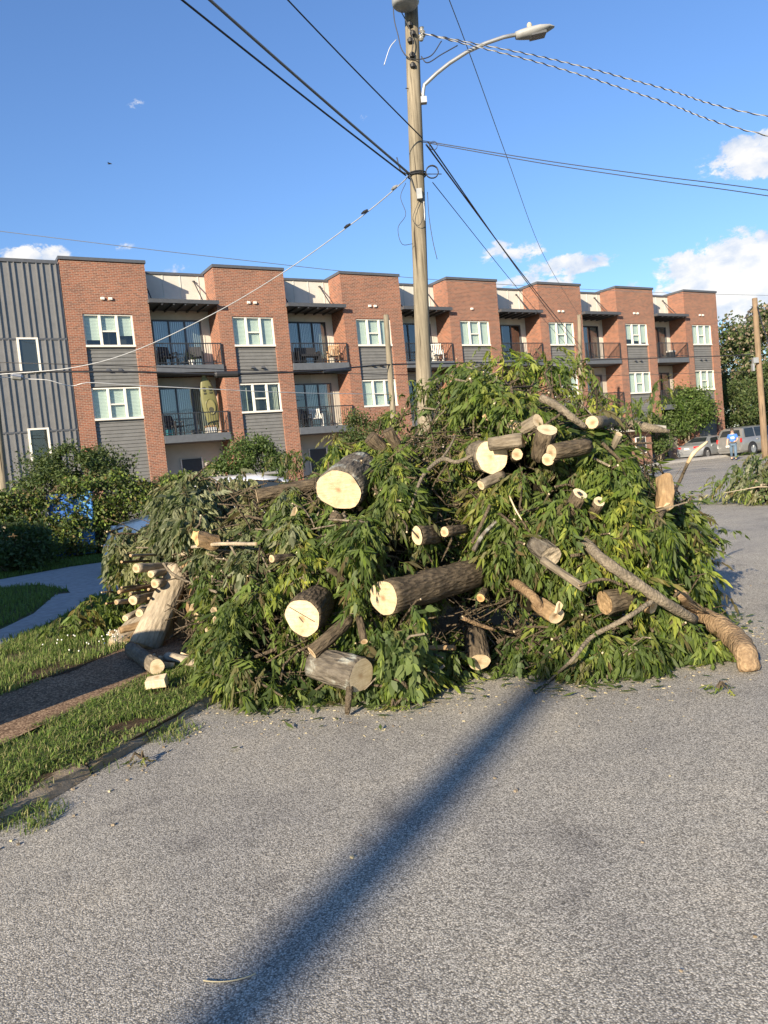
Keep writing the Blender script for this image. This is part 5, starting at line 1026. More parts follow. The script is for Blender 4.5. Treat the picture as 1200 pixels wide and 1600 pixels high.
# ---- split chunks
def chunk(name, label, px_, py_, size, rot, mats, out=.15, depth=None, cat='wood piece', seed=1, clear=.12):
    rs = random.Random(seed); p = hit(px_, py_, out) if depth is None else at(px_, py_, depth); t = empty(name, p, 0, label, cat); t.rotation_euler = rot
    n = 11; k = 7; v = []; a_, b_, L = size
    for i in range(k+1):
        u_ = i/k
        for j in range(n):
            th = math.pi*1.15*j/(n-1)-.25; q = 1+.10*math.sin(5*th+i)+rs.uniform(-.06, .06); v.append((a_*q*math.cos(th), b_*q*math.sin(th)-b_*.4, L*(u_-.5)+(.06*L*rs.uniform(-1, 1) if i in (0, k) else 0)))
    f = [(i*n+j, (i+1)*n+j, (i+1)*n+j+1, i*n+j+1) for i in range(k) for j in range(n-1)]; mb = MB(); mb.add(v, f); mb.build('bark', mats[0], t, True)
    mb = MB(); w = []
    for i in range(k+1): w += [v[i*n], tuple((np.array(v[i*n])+np.array(v[i*n+n-1]))/2+np.array([rs.uniform(-.1, .1)*a_, rs.uniform(-.05, .3)*b_, 0])), v[i*n+n-1]]
    fs = [(i*3+j, i*3+j+1, (i+1)*3+j+1, (i+1)*3+j) for i in range(k) for j in range(2)]; mb.add(w, fs)
    mb.add(v[:n]+[w[1]], [tuple(range(n))+(n,)]); mb.add(v[k*n:]+[w[3*k+1]], [(tuple(range(n))+(n,))[::-1]]); mb.build('split_face', mats[1], t); sight_clear(p, clear); return t
chunk('split_log', 'big split log chunk with pale top standing at the right of the pile', 1036, 772, (.075, .07, .25), (R(20), R(32), R(100)), (BARK_O, CUT), .2, seed=3, clear=.12)
chunk('split_log', 'orange-hearted split log chunk above the log stack at left', 322, 842, (.085, .08, .19), (R(70), R(25), R(-60)), (BARK_O, CUT_O), .25, seed=8, clear=.16)
# ---- curved limbs lying on the heap, points given along the limb
def limb(name, label, pts, rad, mat, cut=CUT_W, cat='branch', ends=(True, True), clear=0.):
    mat = {'bark_grey': BARK_GL, 'bark_dark': BARK_DL, 'bark_tan': BARK_OL}.get(mat.name, mat); P = [np.array(p, float) for p in pts]; Q = []; RR = []; q = [2*P[0]-P[1]]+P+[2*P[-1]-P[-2]]
    for i in range(1, len(q)-2):
        for t_ in np.linspace(0, 1, 6)[:-1 if i < len(q)-3 else None]:
            a, b, c, d = q[i-1:i+3]; Q.append(.5*((2*b)+(-a+c)*t_+(2*a-5*b+4*c-d)*t_*t_+(-a+3*b-3*c+d)*t_**3)); RR.append((rad[i-1]*(1-t_)+rad[min(i, len(rad)-1)]*t_)*(1+.07*math.sin(len(Q)*1.9+pts[0][0]*9)))
    t = empty(name, Q[0], 0, label, cat); mb = MB(); mb.tube([x-Q[0] for x in Q], RR, 14 if max(rad) > .02 else 7); mb.build('bark', mat, t, True)
    for e, (i, j) in enumerate(((0, 1), (-1, -2))):
        if ends[e]:
            dr = Q[i]-Q[j]; dr /= np.linalg.norm(dr); mb = MB(); r_ = RR[i]*.93; mb.lathe([(r_, 0), (r_*.6, .002), (.001, .003)], 12); o = mb.build('cut_face', cut, t); o.location = Q[i]-Q[0]+dr*.002; o.rotation_mode = 'QUATERNION'; o.rotation_quaternion = Vector(dr).to_track_quat('Z', 'Y')
    if clear:
        for x in Q: sight_clear(x, clear)
    return t
def hp(x, y, o=.12): return hit(x, y, o)
limb('branch', 'long straight grey limb sloping down right across the pile', [hp(900, 828, -.25), hp(935, 868, .16), hp(985, 905, .24), hp(1040, 942, .26), hp(1085, 968, .22)], [.030, .036, .038, .036, .03], BARK_G, CUT, clear=.05)
e0 = gnd(1168, 1036, .05); 
limb('branch', 'thick tan crooked limb ending on the asphalt at the right of the pile', [hp(1062, 925, .0), at(1085, 955, 5.6), at(1120, 975, 5.3), at(1150, 1000, 5.05), e0+np.array([0, .02, .06]), e0+np.array([.0, -.02, -.04])], [.035, .06, .075, .078, .07, .066], BARK_T, CUT, ends=(False, True), clear=.08)
limb('branch', 'thin bare grey branch arching down to the road before the pile', [hp(1025, 935, .25), hp(975, 968, .25), at(925, 995, 4.85), at(895, 1030, 4.7), gnd(868, 1062)+np.array([0, 0, .03]), gnd(838, 1085)+np.array([0, 0, .01])], [.016, .017, .016, .012, .009, .005], BARK_G, clear=.02)
limb('branch', 'dark stick rising right with a peeled white tip beside the big split chunk', [hp(1012, 850, .05), hp(1035, 800, .25), at(1058, 760, 6.2), at(1075, 722, 6.2)], [.020, .016, .014, .013], BARK_D, ends=(False, False), clear=.03)
limb('peeled_stick', 'peeled white tip of the stick rising at the right of the pile', [at(1074, 724, 6.2), at(1084, 708, 6.2), at(1105, 690, 6.2)], [.015, .017, .010], CUT_W, ends=(False, True))
limb('branch', 'crooked dark branch lying above the top cluster of logs', [hp(846, 622, .22), hp(870, 634, .22), hp(892, 651, .2), hp(915, 668, .1)], [.030, .030, .028, .02], BARK_G, clear=.05)
limb('branch', 'long smooth grey limb along the right ridge of the pile', [hp(925, 660, .15), at(965, 660, 7.2), at(1010, 668, 7.2), at(1045, 674, 7.2)], [.05, .055, .045, .02], BARK_G, CUT, clear=.05)
limb('branch', 'bare twisted grey branch below the ridge left of the ragged log', [hp(640, 800, .12), hp(660, 745, .16), hp(690, 718, .18), hp(715, 722, .2), hp(748, 706, .16)], [.008, .014, .018, .016, .012], BARK_G, clear=.02)
limb('branch', 'thin grey fork rising left of the ragged log end', [hp(690, 718, .18), hp(702, 700, .22), hp(712, 680, .22)], [.013, .010, .007], BARK_G, clear=.02)
limb('branch', 'pale lichen twig hanging below the knobbly branch piece', [hp(796, 775, .16), hp(805, 795, .18), hp(815, 812, .16)], [.006, .006, .004], CUT_W)
limb('branch', 'dark hanging branch with pale broken end left of centre right', [hp(765, 790, .12), hp(752, 820, .16), hp(738, 848, .16)], [.012, .013, .012], BARK_D, clear=.02)
limb('branch', 'lichen-white broken branch beside the hanging dark one', [hp(775, 815, .16), hp(755, 835, .18), hp(740, 860, .18)], [.012, .014, .018], BARK_M, clear=.03)
limb('branch', 'short upright brown stub standing before the grey-barked log', [gnd(543, 1120)+np.array([0, 0, .02]), at(545, 1090, 4.62), at(547, 1070, 4.68)], [.016, .022, .024], BARK_D, CUT_O, clear=.03)
limb('branch', 'thin stick crossing the front of the log stack at left', [at(255, 880, 6.9), at(270, 897, 6.85), at(300, 912, 6.75), hp(338, 925, .1)], [.012, .014, .013, .011], BARK_G, ends=(False, False), clear=.02)
limb('branch', 'dark stick slanting in the hollow right of the small asphalt log', [hp(722, 965, .16), hp(745, 975, .16), hp(772, 984, .1)], [.014, .015, .012], BARK_O, clear=.02)
limb('branch', 'straight pale sticks end behind the split chunk at left', [hp(300, 855, .12), hp(345, 850, .16), hp(400, 850, .12)], [.014, .016, .014], BARK_L, clear=.02)
limb('branch', 'curved thin branch on the right front of the pile', [hp(905, 915, .16), hp(945, 905, .2), hp(985, 918, .18), hp(1008, 905, .15)], [.008, .01, .009, .005], BARK_D)
limb('branch', 'bent dark root at the pile foot below the asphalt-side leaves', [hp(610, 1058, .1), hp(628, 1065, .14), hp(640, 1080, .1)], [.012, .014, .012], BARK_D)
limb('branch', 'reddish broken branch lying in the dark gap at right centre', [hp(790, 900, -.2), hp(830, 930, .06), hp(850, 960, .04)], [.03, .032, .028], BARK_O, clear=.04)

# ---- the log stack and standing trunk pieces at the left
def world_log(name, label, p0, p1, r0, r1, bark, cut, both=False, n=20, ell=1., cat='log'):
    p0, p1 = np.array(p0, float), np.array(p1, float); ax = p1-p0; L = np.linalg.norm(ax); t = empty(name, p0, 0, label, cat); t.rotation_mode = 'QUATERNION'; t.rotation_quaternion = Vector(ax/L).to_track_quat('Z', 'Y')
    ph = [random.uniform(0, 6.28) for _ in range(3)]; k = max(6, int(L/.06)); v = []; rr = lambda th, u_: (r0+(r1-r0)*u_)*(1+.05*math.sin(2*th+ph[0])+.04*math.sin(3*th+ph[1])+.02*math.sin(5*th+u_*8+ph[2]))
    for i in range(k+1):
        for j in range(n): th = 2*math.pi*j/n; a_ = rr(th, i/k)*(1+random.uniform(-.015, .015)); v.append((a_*math.cos(th)*ell, a_*math.sin(th), L*i/k))
    mb = MB(); mb.add(v, [(i*n+j, i*n+(j+1) % n, (i+1)*n+(j+1) % n, (i+1)*n+j) for i in range(k) for j in range(n)]+[tuple(range(n))[::-1], tuple(k*n+j for j in range(n))]); mb.build('bark', bark, t, True)
    for u_, zz in ((0, -.004), (1, L+.004)) if both else ((0, -.004),):
        ring = [(rr(2*math.pi*j/n, u_)*.93*math.cos(2*math.pi*j/n)*ell, rr(2*math.pi*j/n, u_)*.93*math.sin(2*math.pi*j/n), zz) for j in range(n)]; mb = MB(); mb.add(ring+[(0, 0, zz)], [(j, n, (j+1) % n) if zz < 0 else (j, (j+1) % n, n) for j in range(n)]); mb.build('cut_face', cut, t)
    sight_clear(p0, r0*1.2); sight_clear((p0+p1)/2, (r0+r1)*.5); return t
for _x in range(172, 306, 12):
    for _y in range(868, 1040, 14): sight_clear(at(_x, _y, 7.2), .075)
world_log('log', 'smooth pale grey trunk length leaning right on the log stack', at(280, 888, 7.2), at(226, 1012, 6.8), .105, .135, BARK_L, CUT, both=True, n=24)
world_log('log', 'thick tan trunk block standing behind the leaning pale trunk', at(284, 905, 7.38), at(282, 1030, 7.3), .13, .165, BARK_O, CUT_O, n=26)
world_log('log', 'pale grey trunk block wedged between the leaning trunk and tan block', at(262, 930, 7.32), at(255, 1035, 7.15), .10, .12, BARK_L, CUT, n=22)
world_log('log', 'brown log sloping at the far left behind the leaning trunk', at(236, 965, 7.55), at(178, 1012, 7.1), .085, .075, BARK_L, CUT, both=True)
for i, (fx, fy, r_, bx, by, lab, bk) in enumerate(((213, 888, .042, 262, 884, 'topmost round-ended log in the stack at left', BARK_L), (236, 897, .034, 275, 886, 'second small log under the topmost one in the left stack', BARK_L), (242, 912, .042, 282, 900, 'square-shouldered log in the middle of the left stack', BARK_L),
                                              (208, 938, .044, 245, 925, 'log with oval sawn end lowest in the left stack', BARK_G), (186, 925, .018, 240, 910, 'thin long stick poking left from the stack', BARK_O), (182, 941, .022, 222, 934, 'thin stick under the oval-ended log at left', BARK_L), (166, 943, .010, 190, 940, 'thinnest twig with white end at the far left of the stack', BARK_D),
                                              (204, 928, .012, 230, 920, 'small white-ended twig between logs of the left stack', BARK_G), (190, 918, .010, 225, 912, 'tiny twig end above the thin long stick at left', BARK_G), (232, 921, .013, 262, 915, 'small sawn stick end beside the square-shouldered log', BARK_G), (232, 935, .012, 262, 928, 'small sawn stick end right of the oval-ended log', BARK_G),
                                              (204, 868, .013, 240, 866, 'thin stick just under the withered leaves at left', BARK_L), (190, 878, .012, 215, 876, 'pale twig end at the left rim of the withered leaves', BARK_D))):
    world_log('log', lab, at(fx, fy, 6.85+.02*(i % 3)), at(bx+25, by, 7.55+.03*i), r_, r_*.95, bk, CUT, n=14)
for x0, y0, Y0, x1, y1, Y1, r_, bk, lab in ((176, 1004, 7.2, 226, 950, 7.7, .045, BARK_L, 'pale limb leaning up left of the big pale trunk'), (196, 1006, 7.05, 250, 958, 7.6, .035, BARK_O, 'tan split limb leaning beside the big pale trunk'), (218, 958, 7.1, 262, 944, 7.6, .038, BARK_G, 'grey limb end beneath the oval-ended log'), (196, 966, 7.15, 250, 940, 7.7, .03, BARK_L, 'slim pale limb sloping under the left stack'),
        (300, 878, 7.0, 268, 902, 7.5, .035, BARK_O, 'short tan limb leaning on the top of the big pale trunk'), (296, 862, 7.1, 262, 872, 7.6, .028, BARK_L, 'pale limb lying along the top of the left stack'), (172, 990, 7.3, 214, 976, 7.7, .024, BARK_O, 'thin tan limb sticking out low at the far left of the stack'), (312, 905, 6.9, 296, 962, 7.2, .05, BARK_O, 'split tan slab standing right of the thick tan trunk block')):
    world_log('log', lab, at(x0, y0, Y0), at(x1, y1, Y1), r_, r_*1.05, bk, CUT_W, both=True, n=12, ell=1.15)
world_log('log', 'short bent log on the walk edge, sawn end facing right', gnd(245, 1042, .15), gnd(205, 1014, .16), .062, .06, BARK_G, CUT_W, both=True)
world_log('log', 'thin log lying flat on the walk before the pile', gnd(330, 1041, .125), gnd(262, 1026, .13), .034, .040, BARK_L, CUT, both=True)
world_log('log', 'flat split branch resting across the far left log', at(187, 985, 6.95), at(225, 975, 7.05), .03, .035, BARK_O, CUT, ell=1.4)
for i, (x, y, lab) in enumerate(((240, 1018, 'white wood chip against the foot of the leaning trunk'), (255, 1022, 'large pale wood chip right of the leaning trunk foot'), (272, 1020, 'pointed pale wood chip before the tan block'), (288, 1022, 'small pale wood chip nearest the hanging leaves'), (238, 1028, 'thin slab of pale wood beside the short bent log'), (262, 1034, 'low pale chip behind the thin flat log'))):
    p = gnd(x, y+10, .09); mb = MB(); s = random.uniform(.03, .055); rs = [random.uniform(.6, 1.3) for _ in range(8)]; vs = []
    for kk, (a_, b_, c_) in enumerate(((-1,-1,0),(1,-1,0),(1,1,0),(-1,1,0),(-1,-1,1),(1,-1,1),(1,1,1),(-1,1,1))): vs.append((a_*s*rs[kk], b_*s*.35*rs[(kk+3) % 8], c_*s*1.0*rs[(kk+5) % 8]))
    mb.add(vs, [(0,3,2,1),(4,5,6,7),(0,1,5,4),(1,2,6,5),(2,3,7,6),(3,0,4,7)]); o = mb.build('wood_chip', CUT_W, bevel=.004); o.location = p; o.rotation_euler = (random.uniform(-.5, .3), random.uniform(-.4, .4), random.uniform(-.6, .6)); tag(o, lab, 'wood chip')
p = gnd(246, 1073, .09); mb = MB(); mb.add([(-.075, -.05, 0), (.07, -.05, 0), (.075, .05, 0), (-.07, .06, 0), (-.078, -.045, .055), (.06, -.05, .06), (.072, .03, .085), (-.072, .05, .07)], [(0,3,2,1),(4,5,6,7),(0,1,5,4),(1,2,6,5),(2,3,7,6),(3,0,4,7)])
o = mb.build('wood_chip', CUT_W, bevel=.005); o.location = p; o.rotation_euler = (0, 0, R(8)); tag(o, 'white split block of wood lying alone on the brown walk', 'wood chip')
for i, (x, y, lab) in enumerate(((300, 950, 'left pale torn bark sliver behind leaves right of the tan block'), (308, 965, 'second pale torn bark sliver right of the tan block'), (335, 955, 'tall pale sliver among leaves right of the tan block'), (337, 970, 'lower pale sliver among leaves right of the tan block'), (325, 985, 'flat pale sliver hanging low right of the tan block'), (460, 800, 'pale split wood glimpsed behind leaves under the dark log'), (875, 950, 'torn pale wood under the right leaves'))):
    p = hit(x, y, .15); mb = MB(); w, h_ = random.uniform(.012, .026), random.uniform(.025, .05); vs = [(-w, 0, -h_), (w*.6, .01, -h_*.7), (w, 0, h_*.5), (w*.2, .012, h_), (-w*.8, 0, h_*.6)]; mb.add(vs+[(a_, b_+.02, c_) for a_, b_, c_ in vs], [(0, 1, 2, 3, 4), (9, 8, 7, 6, 5)]+[(j, 5+j, 5+(j+1) % 5, (j+1) % 5) for j in range(5)])
    o = mb.build('wood_sliver', CUT_W); o.location = p; o.rotation_euler = (random.uniform(-.3, .3), random.uniform(-.4, .4), random.uniform(-.5, .5)); tag(o, lab, 'wood piece'); sight_clear(p, .05)

# ================================================================ leaves: drooping compound fronds
def leaflet(b, d, L, w, nrm, curl):
    d = d/np.linalg.norm(d); s = np.cross(d, nrm); s /= np.linalg.norm(s)+1e-9; n2 = np.cross(s, d)
    dn = np.array([0, 0, -1.]); q1 = b+d*L*.33; q2 = b+d*L*.68+dn*L*curl*.10; q3 = b+d*L*.98+dn*L*curl*.28
    return np.array([b, q1+s*w, q1-s*w-n2*w*.5, q2+s*w*.85, q2-s*w*.85-n2*w*.4, q3])
LF = np.array([[0, 2, 1], [1, 2, 4], [1, 4, 3], [3, 4, 5]])
def frond(seed, kind):
    rs = np.random.default_rng(seed); V = []; F = []; S = []
    npair, Lr, Ll, wl, hang = {'fresh': (5, .36, .125, .0155, 1.3), 'limp': (5, .32, .120, .0145, 2.3), 'broad': (3, .26, .12, .030, .9), 'withered': (5, .28, .135, .022, 3.0)}[kind]
    def rach(t): return np.array([Lr*(.85*t-.25*t*t), .05*Lr*math.sin(3*t+seed), Lr*(.20*t-{'fresh': .72, 'limp': .95, 'broad': .6, 'withered': 1.0}[kind]*t*t)])
    def addm(v, f, s): o_ = sum(len(x) for x in V); V.append(v); F.append(f+o_); S.append(np.full(len(v), s))
    pts = [rach(t) for t in np.linspace(0, 1, 4)]
    for i in range(3):                                # rachis as a thin three-sided stem
        a_, b_ = pts[i], pts[i+1]; w = .0035*(1-.2*i); e = np.array([0, w, 0]); u_ = np.array([w*.5, 0, w]); addm(np.array([a_-e, a_+e, a_+u_, b_-e, b_+e, b_+u_]), np.array([[0, 1, 4], [0, 4, 3], [1, 2, 5], [1, 5, 4], [2, 0, 3], [2, 3, 5]]), 1.4)
    for i in range(npair):
        t = .22+.76*i/(npair-1); b = rach(t); tan = rach(min(1, t+.05))-rach(t-.05); tan /= np.linalg.norm(tan)
        for sd in (-1, 1):
            d = np.array([0, sd*.8, 0])+tan*.55+np.array([0, 0, -hang*rs.uniform(.5, 1.2)])+rs.normal(0, .34, 3); nrm = np.array([0, 0, 1.])+rs.normal(0, .45, 3)+tan*.6
            addm(leaflet(b, d, Ll*rs.uniform(.7, 1.15)*(1-.25*abs(t-.55)), wl*rs.uniform(.8, 1.2), nrm, rs.uniform(0, 1.5)), LF, rs.uniform(.78, 1.25))
    addm(leaflet(rach(1), rach(1)-rach(.9)+np.array([0, 0, -.02]), Ll, wl, np.array([0, 0, 1.])+rs.normal(0, .3, 3), 1.), LF, 1.)
    return np.concatenate(V), np.concatenate(F), np.concatenate(S)
def surf_noise(P): return (np.sin(P[:, 0]*5.3+P[:, 2]*3.1+1.3)+np.sin(P[:, 0]*3.1-P[:, 2]*6.7+P[:, 1]*2.)+.9*np.sin(P[:, 0]*13.3+P[:, 2]*9.9)+.9*np.sin(P[:, 0]*9.1-P[:, 2]*16.7+2.2))/3.5
FRONDS = {k: [frond(i*11+j, k) for i in range(9)] for j, k in enumerate(('fresh', 'limp', 'broad', 'withered'))}
PAL = {'fresh': np.array([(.125, .18, .028), (.16, .215, .034), (.09, .14, .025), (.24, .275, .05), (.06, .10, .02)]), 'limp': np.array([(.085, .135, .026), (.12, .175, .035), (.055, .092, .02), (.17, .215, .05), (.15, .135, .05)]),
       'broad': np.array([(.08, .13, .04), (.11, .16, .06), (.06, .10, .03)]), 'withered': np.array([(.21, .23, .13), (.17, .19, .095), (.26, .27, .17), (.125, .15, .065)])}
VO, VS = np.array([-4., 3., -.2]), .03; VOX = np.zeros((270, 260, 130), bool)     # voxel map of the places kept free of leaves
for c_, r_ in CLEAR:
    lo = np.clip(np.floor((c_-r_-VO)/VS).astype(int), 0, None); hi = np.floor((c_+r_-VO)/VS).astype(int)+1
    s_ = tuple(slice(l, max(l, h)) for l, h in zip(lo, hi)); g_ = np.meshgrid(*[np.arange(s.start, min(s.stop, n_)) for s, n_ in zip(s_, VOX.shape)], indexing='ij')
    VOX[tuple(slice(s.start, min(s.stop, n_)) for s, n_ in zip(s_, VOX.shape))] |= sum((VO[a]+(g_[a]+.5)*VS-c_[a])**2 for a in range(3)) < r_*r_
def in_clear(P):
    i = np.clip(((P-VO)/VS).astype(int), 0, np.array(VOX.shape)-1); return VOX[i[:, 0], i[:, 1], i[:, 2]]
def make_fronds(P, yaw, kinds, scale, pitch):
    """P roots, yaw outward direction, kinds array; returns V, F, C"""
    Vs, Fs, Cs = [], [], []; off = 0
    for kd in FRONDS:
        for vi, (v, f, s) in enumerate(FRONDS[kd]):
            k = np.nonzero((kinds == kd) & ((np.arange(len(P))*7) % 9 == vi))[0]
            if not len(k): continue
            c, sn = np.cos(yaw[k]), np.sin(yaw[k]); cp_, sp_ = np.cos(pitch[k]), np.sin(pitch[k]); ro = rng.normal(0, .3, len(k)); cR, sR = np.cos(ro), np.sin(ro); M = np.zeros((len(k), 3, 3))
            M[:, 0, 0] = c*cp_; M[:, 1, 0] = sn*cp_; M[:, 2, 0] = sp_; M[:, 0, 1] = -sn; M[:, 1, 1] = c; M[:, 0, 2] = -c*sp_; M[:, 1, 2] = -sn*sp_; M[:, 2, 2] = cp_; c1_ = M[:, :, 1].copy(); c2_ = M[:, :, 2].copy(); M[:, :, 1] = c1_*cR[:, None]+c2_*sR[:, None]; M[:, :, 2] = c2_*cR[:, None]-c1_*sR[:, None]
            W = np.einsum('kij,nj->kni', M*scale[k][:, None, None], v)+P[k][:, None]; W[..., 2] = np.maximum(W[..., 2], .012+.01*rng.random(W.shape[:2]))
            Vs.append(W.reshape(-1, 3)); Fs.append((f[None]+len(v)*np.arange(len(k))[:, None, None]).reshape(-1, 3)+off); off += len(v)*len(k)
            pal = PAL[kd]; base_ = pal[rng.integers(0, len(pal), len(k))]*rng.uniform(.7, 1.25, (len(k), 1)); q_ = P[k]; tn = np.sin(q_[:, 0]*2.9+q_[:, 2]*4.3)+np.sin(q_[:, 0]*6.1-q_[:, 2]*2.7+1); base_ = base_*(1+.16*tn)[:, None]*np.where(tn > .6, 1, 0)[:, None]*np.array([1.18, 1.06, .95])+base_*(1+.16*tn)[:, None]*np.where(tn > .6, 0, 1)[:, None]; br = rng.random(len(k)) < .05; base_[br] = np.array([.13, .095, .045]); Cs.append((base_[:, None]*s[None, :, None]).reshape(-1, 3))
    return np.concatenate(Vs), np.concatenate(Fs), np.concatenate(Cs)
def screen(P): q = P-np.array([0, 0, EYE]); d = q@FW; return 600+FPX*(q@RT)/d, 800-FPX*(q@UP)/d
BOUGHS = [((250, 820), 'withered leafy bough with limp grey-green leaves at the upper left of the pile'), ((370, 790), 'withered bough hanging under the straight dark log'), ((200, 850), 'limp bough drooping at the far left rim of the pile'), ((400, 900), 'leafy bough hanging between the log stack and the largest pale log'),
          ((330, 960), 'leafy bough falling beside the tan trunk block'), ((420, 1050), 'leafy bough trailing on the kerb grass at the pile foot'), ((500, 860), 'leafy bough under the huge pale trunk'), ((560, 1090), 'leaf spray on the asphalt below the short grey-barked log'), ((640, 880), 'leafy bough over the rough-barked centre log'),
          ((650, 1020), 'broad-leaved bough on the asphalt at the centre of the pile foot'), ((600, 720), 'leafy bough along the ridge behind the dark stumps'), ((700, 780), 'leafy bough below the ragged round log end'), ((700, 640), 'leafy bough before the foot of the tall pole'), ((850, 590), 'tall leafy bough crowning the pile peak'),
          ((810, 850), 'leafy bough hanging at the right of the centre log'), ((950, 680), 'leafy bough along the upper right ridge'), ((1000, 740), 'bright leafy bough at the right shoulder above the split chunk'), ((930, 830), 'leafy bough around the star-hollow log'), ((1060, 840), 'bright leafy bough bulging at the right edge of the pile'), ((1060, 930), 'leafy bough behind the thick tan crooked limb'),
          ((950, 970), 'leafy bough under the straight grey limb'), ((960, 1060), 'leaf sprays trailing on the asphalt at the right front'), ((800, 1010), 'leafy bough on the asphalt right of the small road-side log'), ((600, 560), 'leafy boughs over the back of the pile')]
CAV = [(hit(745, 965), .34), (hit(800, 955), .30), (hit(690, 965), .25), (hit(640, 985), .16), (hit(840, 940), .2), (hit(960, 960), .14), (hit(885, 745), .16), (hit(900, 720), .12), (hit(520, 905), .12), (hit(430, 860), .14), (hit(600, 985), .15), (hit(565, 985), .14), (hit(990, 760), .15), (hit(910, 965), .12), (hit(735, 700), .1)]
def foliage():
    n = 46000; x = rng.uniform(-3.25, 3.35, n*3); u_ = rng.random(n*3)
    yf = np.interp(x, FX, FY); yr = np.interp(x, SX, SY); y = np.where(u_ < .76, yr-(yr-yf)*np.sqrt(np.clip(rng.random(n*3), 0, 1))*1.0, yr+rng.random(n*3)*2.2)
    # even spread over the steep front: choose height fraction, solve for y
    top = np.interp(x, SX, SZ, left=0, right=0); hf = rng.uniform(0.02, .995, n*3); v = np.clip(1-hf**2, 0, 1)**(1/2.3); y = np.where(u_ < .9, yr-(yr-yf)*v, y)
    keep = (top > .25) & (rng.random(n*3) < np.clip(top/2.0, .25, 1)); x, y, u_ = x[keep][:n], y[keep][:n], u_[keep][:n]
    z = mound(x, y); e = .05; gx = (mound(x+e, y)-mound(x-e, y))/(2*e); gy = (mound(x, y+e)-mound(x, y-e))/(2*e); nr = np.c_[-gx, -gy, np.ones(len(x))]; nr /= np.linalg.norm(nr, axis=1)[:, None]
    lump = .16*np.sin(x*4.1+z*2)+.14*np.sin(x*7.7-z*3+y*2)+.10*np.sin(x*13+z*4); P = np.c_[x, y, z]+nr*(lump-.10-rng.exponential(.10, len(x)))[:, None]; P[:, 2] = np.maximum(P[:, 2], .02)
    out = np.arctan2(nr[:, 1]-.15, nr[:, 0]); out = np.where(nr[:, 2] > .93, rng.uniform(-3.14, 3.14, len(x)), out); yaw = out+rng.normal(0, 1.0, len(x)); sc_ = rng.uniform(.34, .74, len(x)); pit = rng.normal(.05, .45, len(x))
    sx, sy = screen(P); kinds = np.where(rng.random(len(x)) < .45, 'fresh', 'limp').astype(object)
    w_ = (sx < 490) & (sy < 915) & (rng.random(len(x)) < np.clip((490-sx)/100, 0, 1)*np.clip((915-sy)/50, 0, 1)); kinds[w_] = 'withered'
    b_ = (np.hypot((sx-650)/90, (sy-1030)/65) < 1) & (rng.random(len(x)) < .75); kinds[b_] = 'broad'
    r_ = ((sx > 880) | (sy < 640)) & (rng.random(len(x)) < .6) & (kinds == 'limp'); kinds[r_] = 'fresh'
    ca, sa = np.cos(yaw), np.sin(yaw); mid = P+np.c_[ca*.17*sc_, sa*.17*sc_, -.02*sc_]; tip = P+np.c_[ca*.25*sc_, sa*.25*sc_, -.22*sc_]; tl = P+np.c_[ca*.12*sc_, sa*.12*sc_, -.15*sc_]
    bad = in_clear(P) | in_clear(mid) | in_clear(tip) | in_clear(tl)
    for c, r in CAV: bad |= ((np.linalg.norm(P-c, axis=1) < r) | (np.linalg.norm(mid-c, axis=1) < r)) & (P[:, 2] > .22)
    sx2, sy2 = screen(tip); bad |= (sx2 < 172-(sy2-860)*.05) | ((sx2 < 300) & (sy2 > 905) & (sy2 < 1060) & (P[:, 1] < 8.2)); nz_ = surf_noise(P); bad |= (nz_+rng.normal(0, .16, len(x)) < -.06)
    g = ~bad; return P[g], yaw[g], kinds[g], sc_[g], pit[g], nr[g]
P, yaw, kinds, sc_, pit, nr = foliage()
def skirt():                                  # trampled sprays lying low along the front edge
    n = 1700; x = rng.uniform(-1.75, 2.5, n); y = np.interp(x, FX, FY)+rng.uniform(-.02, .75, n); z = rng.uniform(.02, .16, n)+.12*np.clip(y-np.interp(x, FX, FY)-.1, 0, 1); Pq = np.c_[x, y, z]; ok = ~in_clear(Pq) & ~in_clear(Pq+[0, -.1, 0])
    kd = np.where(rng.random(n) < .25, 'broad', np.where(rng.random(n) < .6, 'limp', 'fresh')).astype(object); return Pq[ok], rng.uniform(-3.14, 3.14, n)[ok], kd[ok], rng.uniform(.35, .7, n)[ok], rng.normal(.15, .3, n)[ok]
_k = skirt(); P = np.concatenate([P, _k[0]]); yaw = np.concatenate([yaw, _k[1]]); kinds = np.concatenate([kinds, _k[2]]); sc_ = np.concatenate([sc_, _k[3]]); pit = np.concatenate([pit, _k[4]])
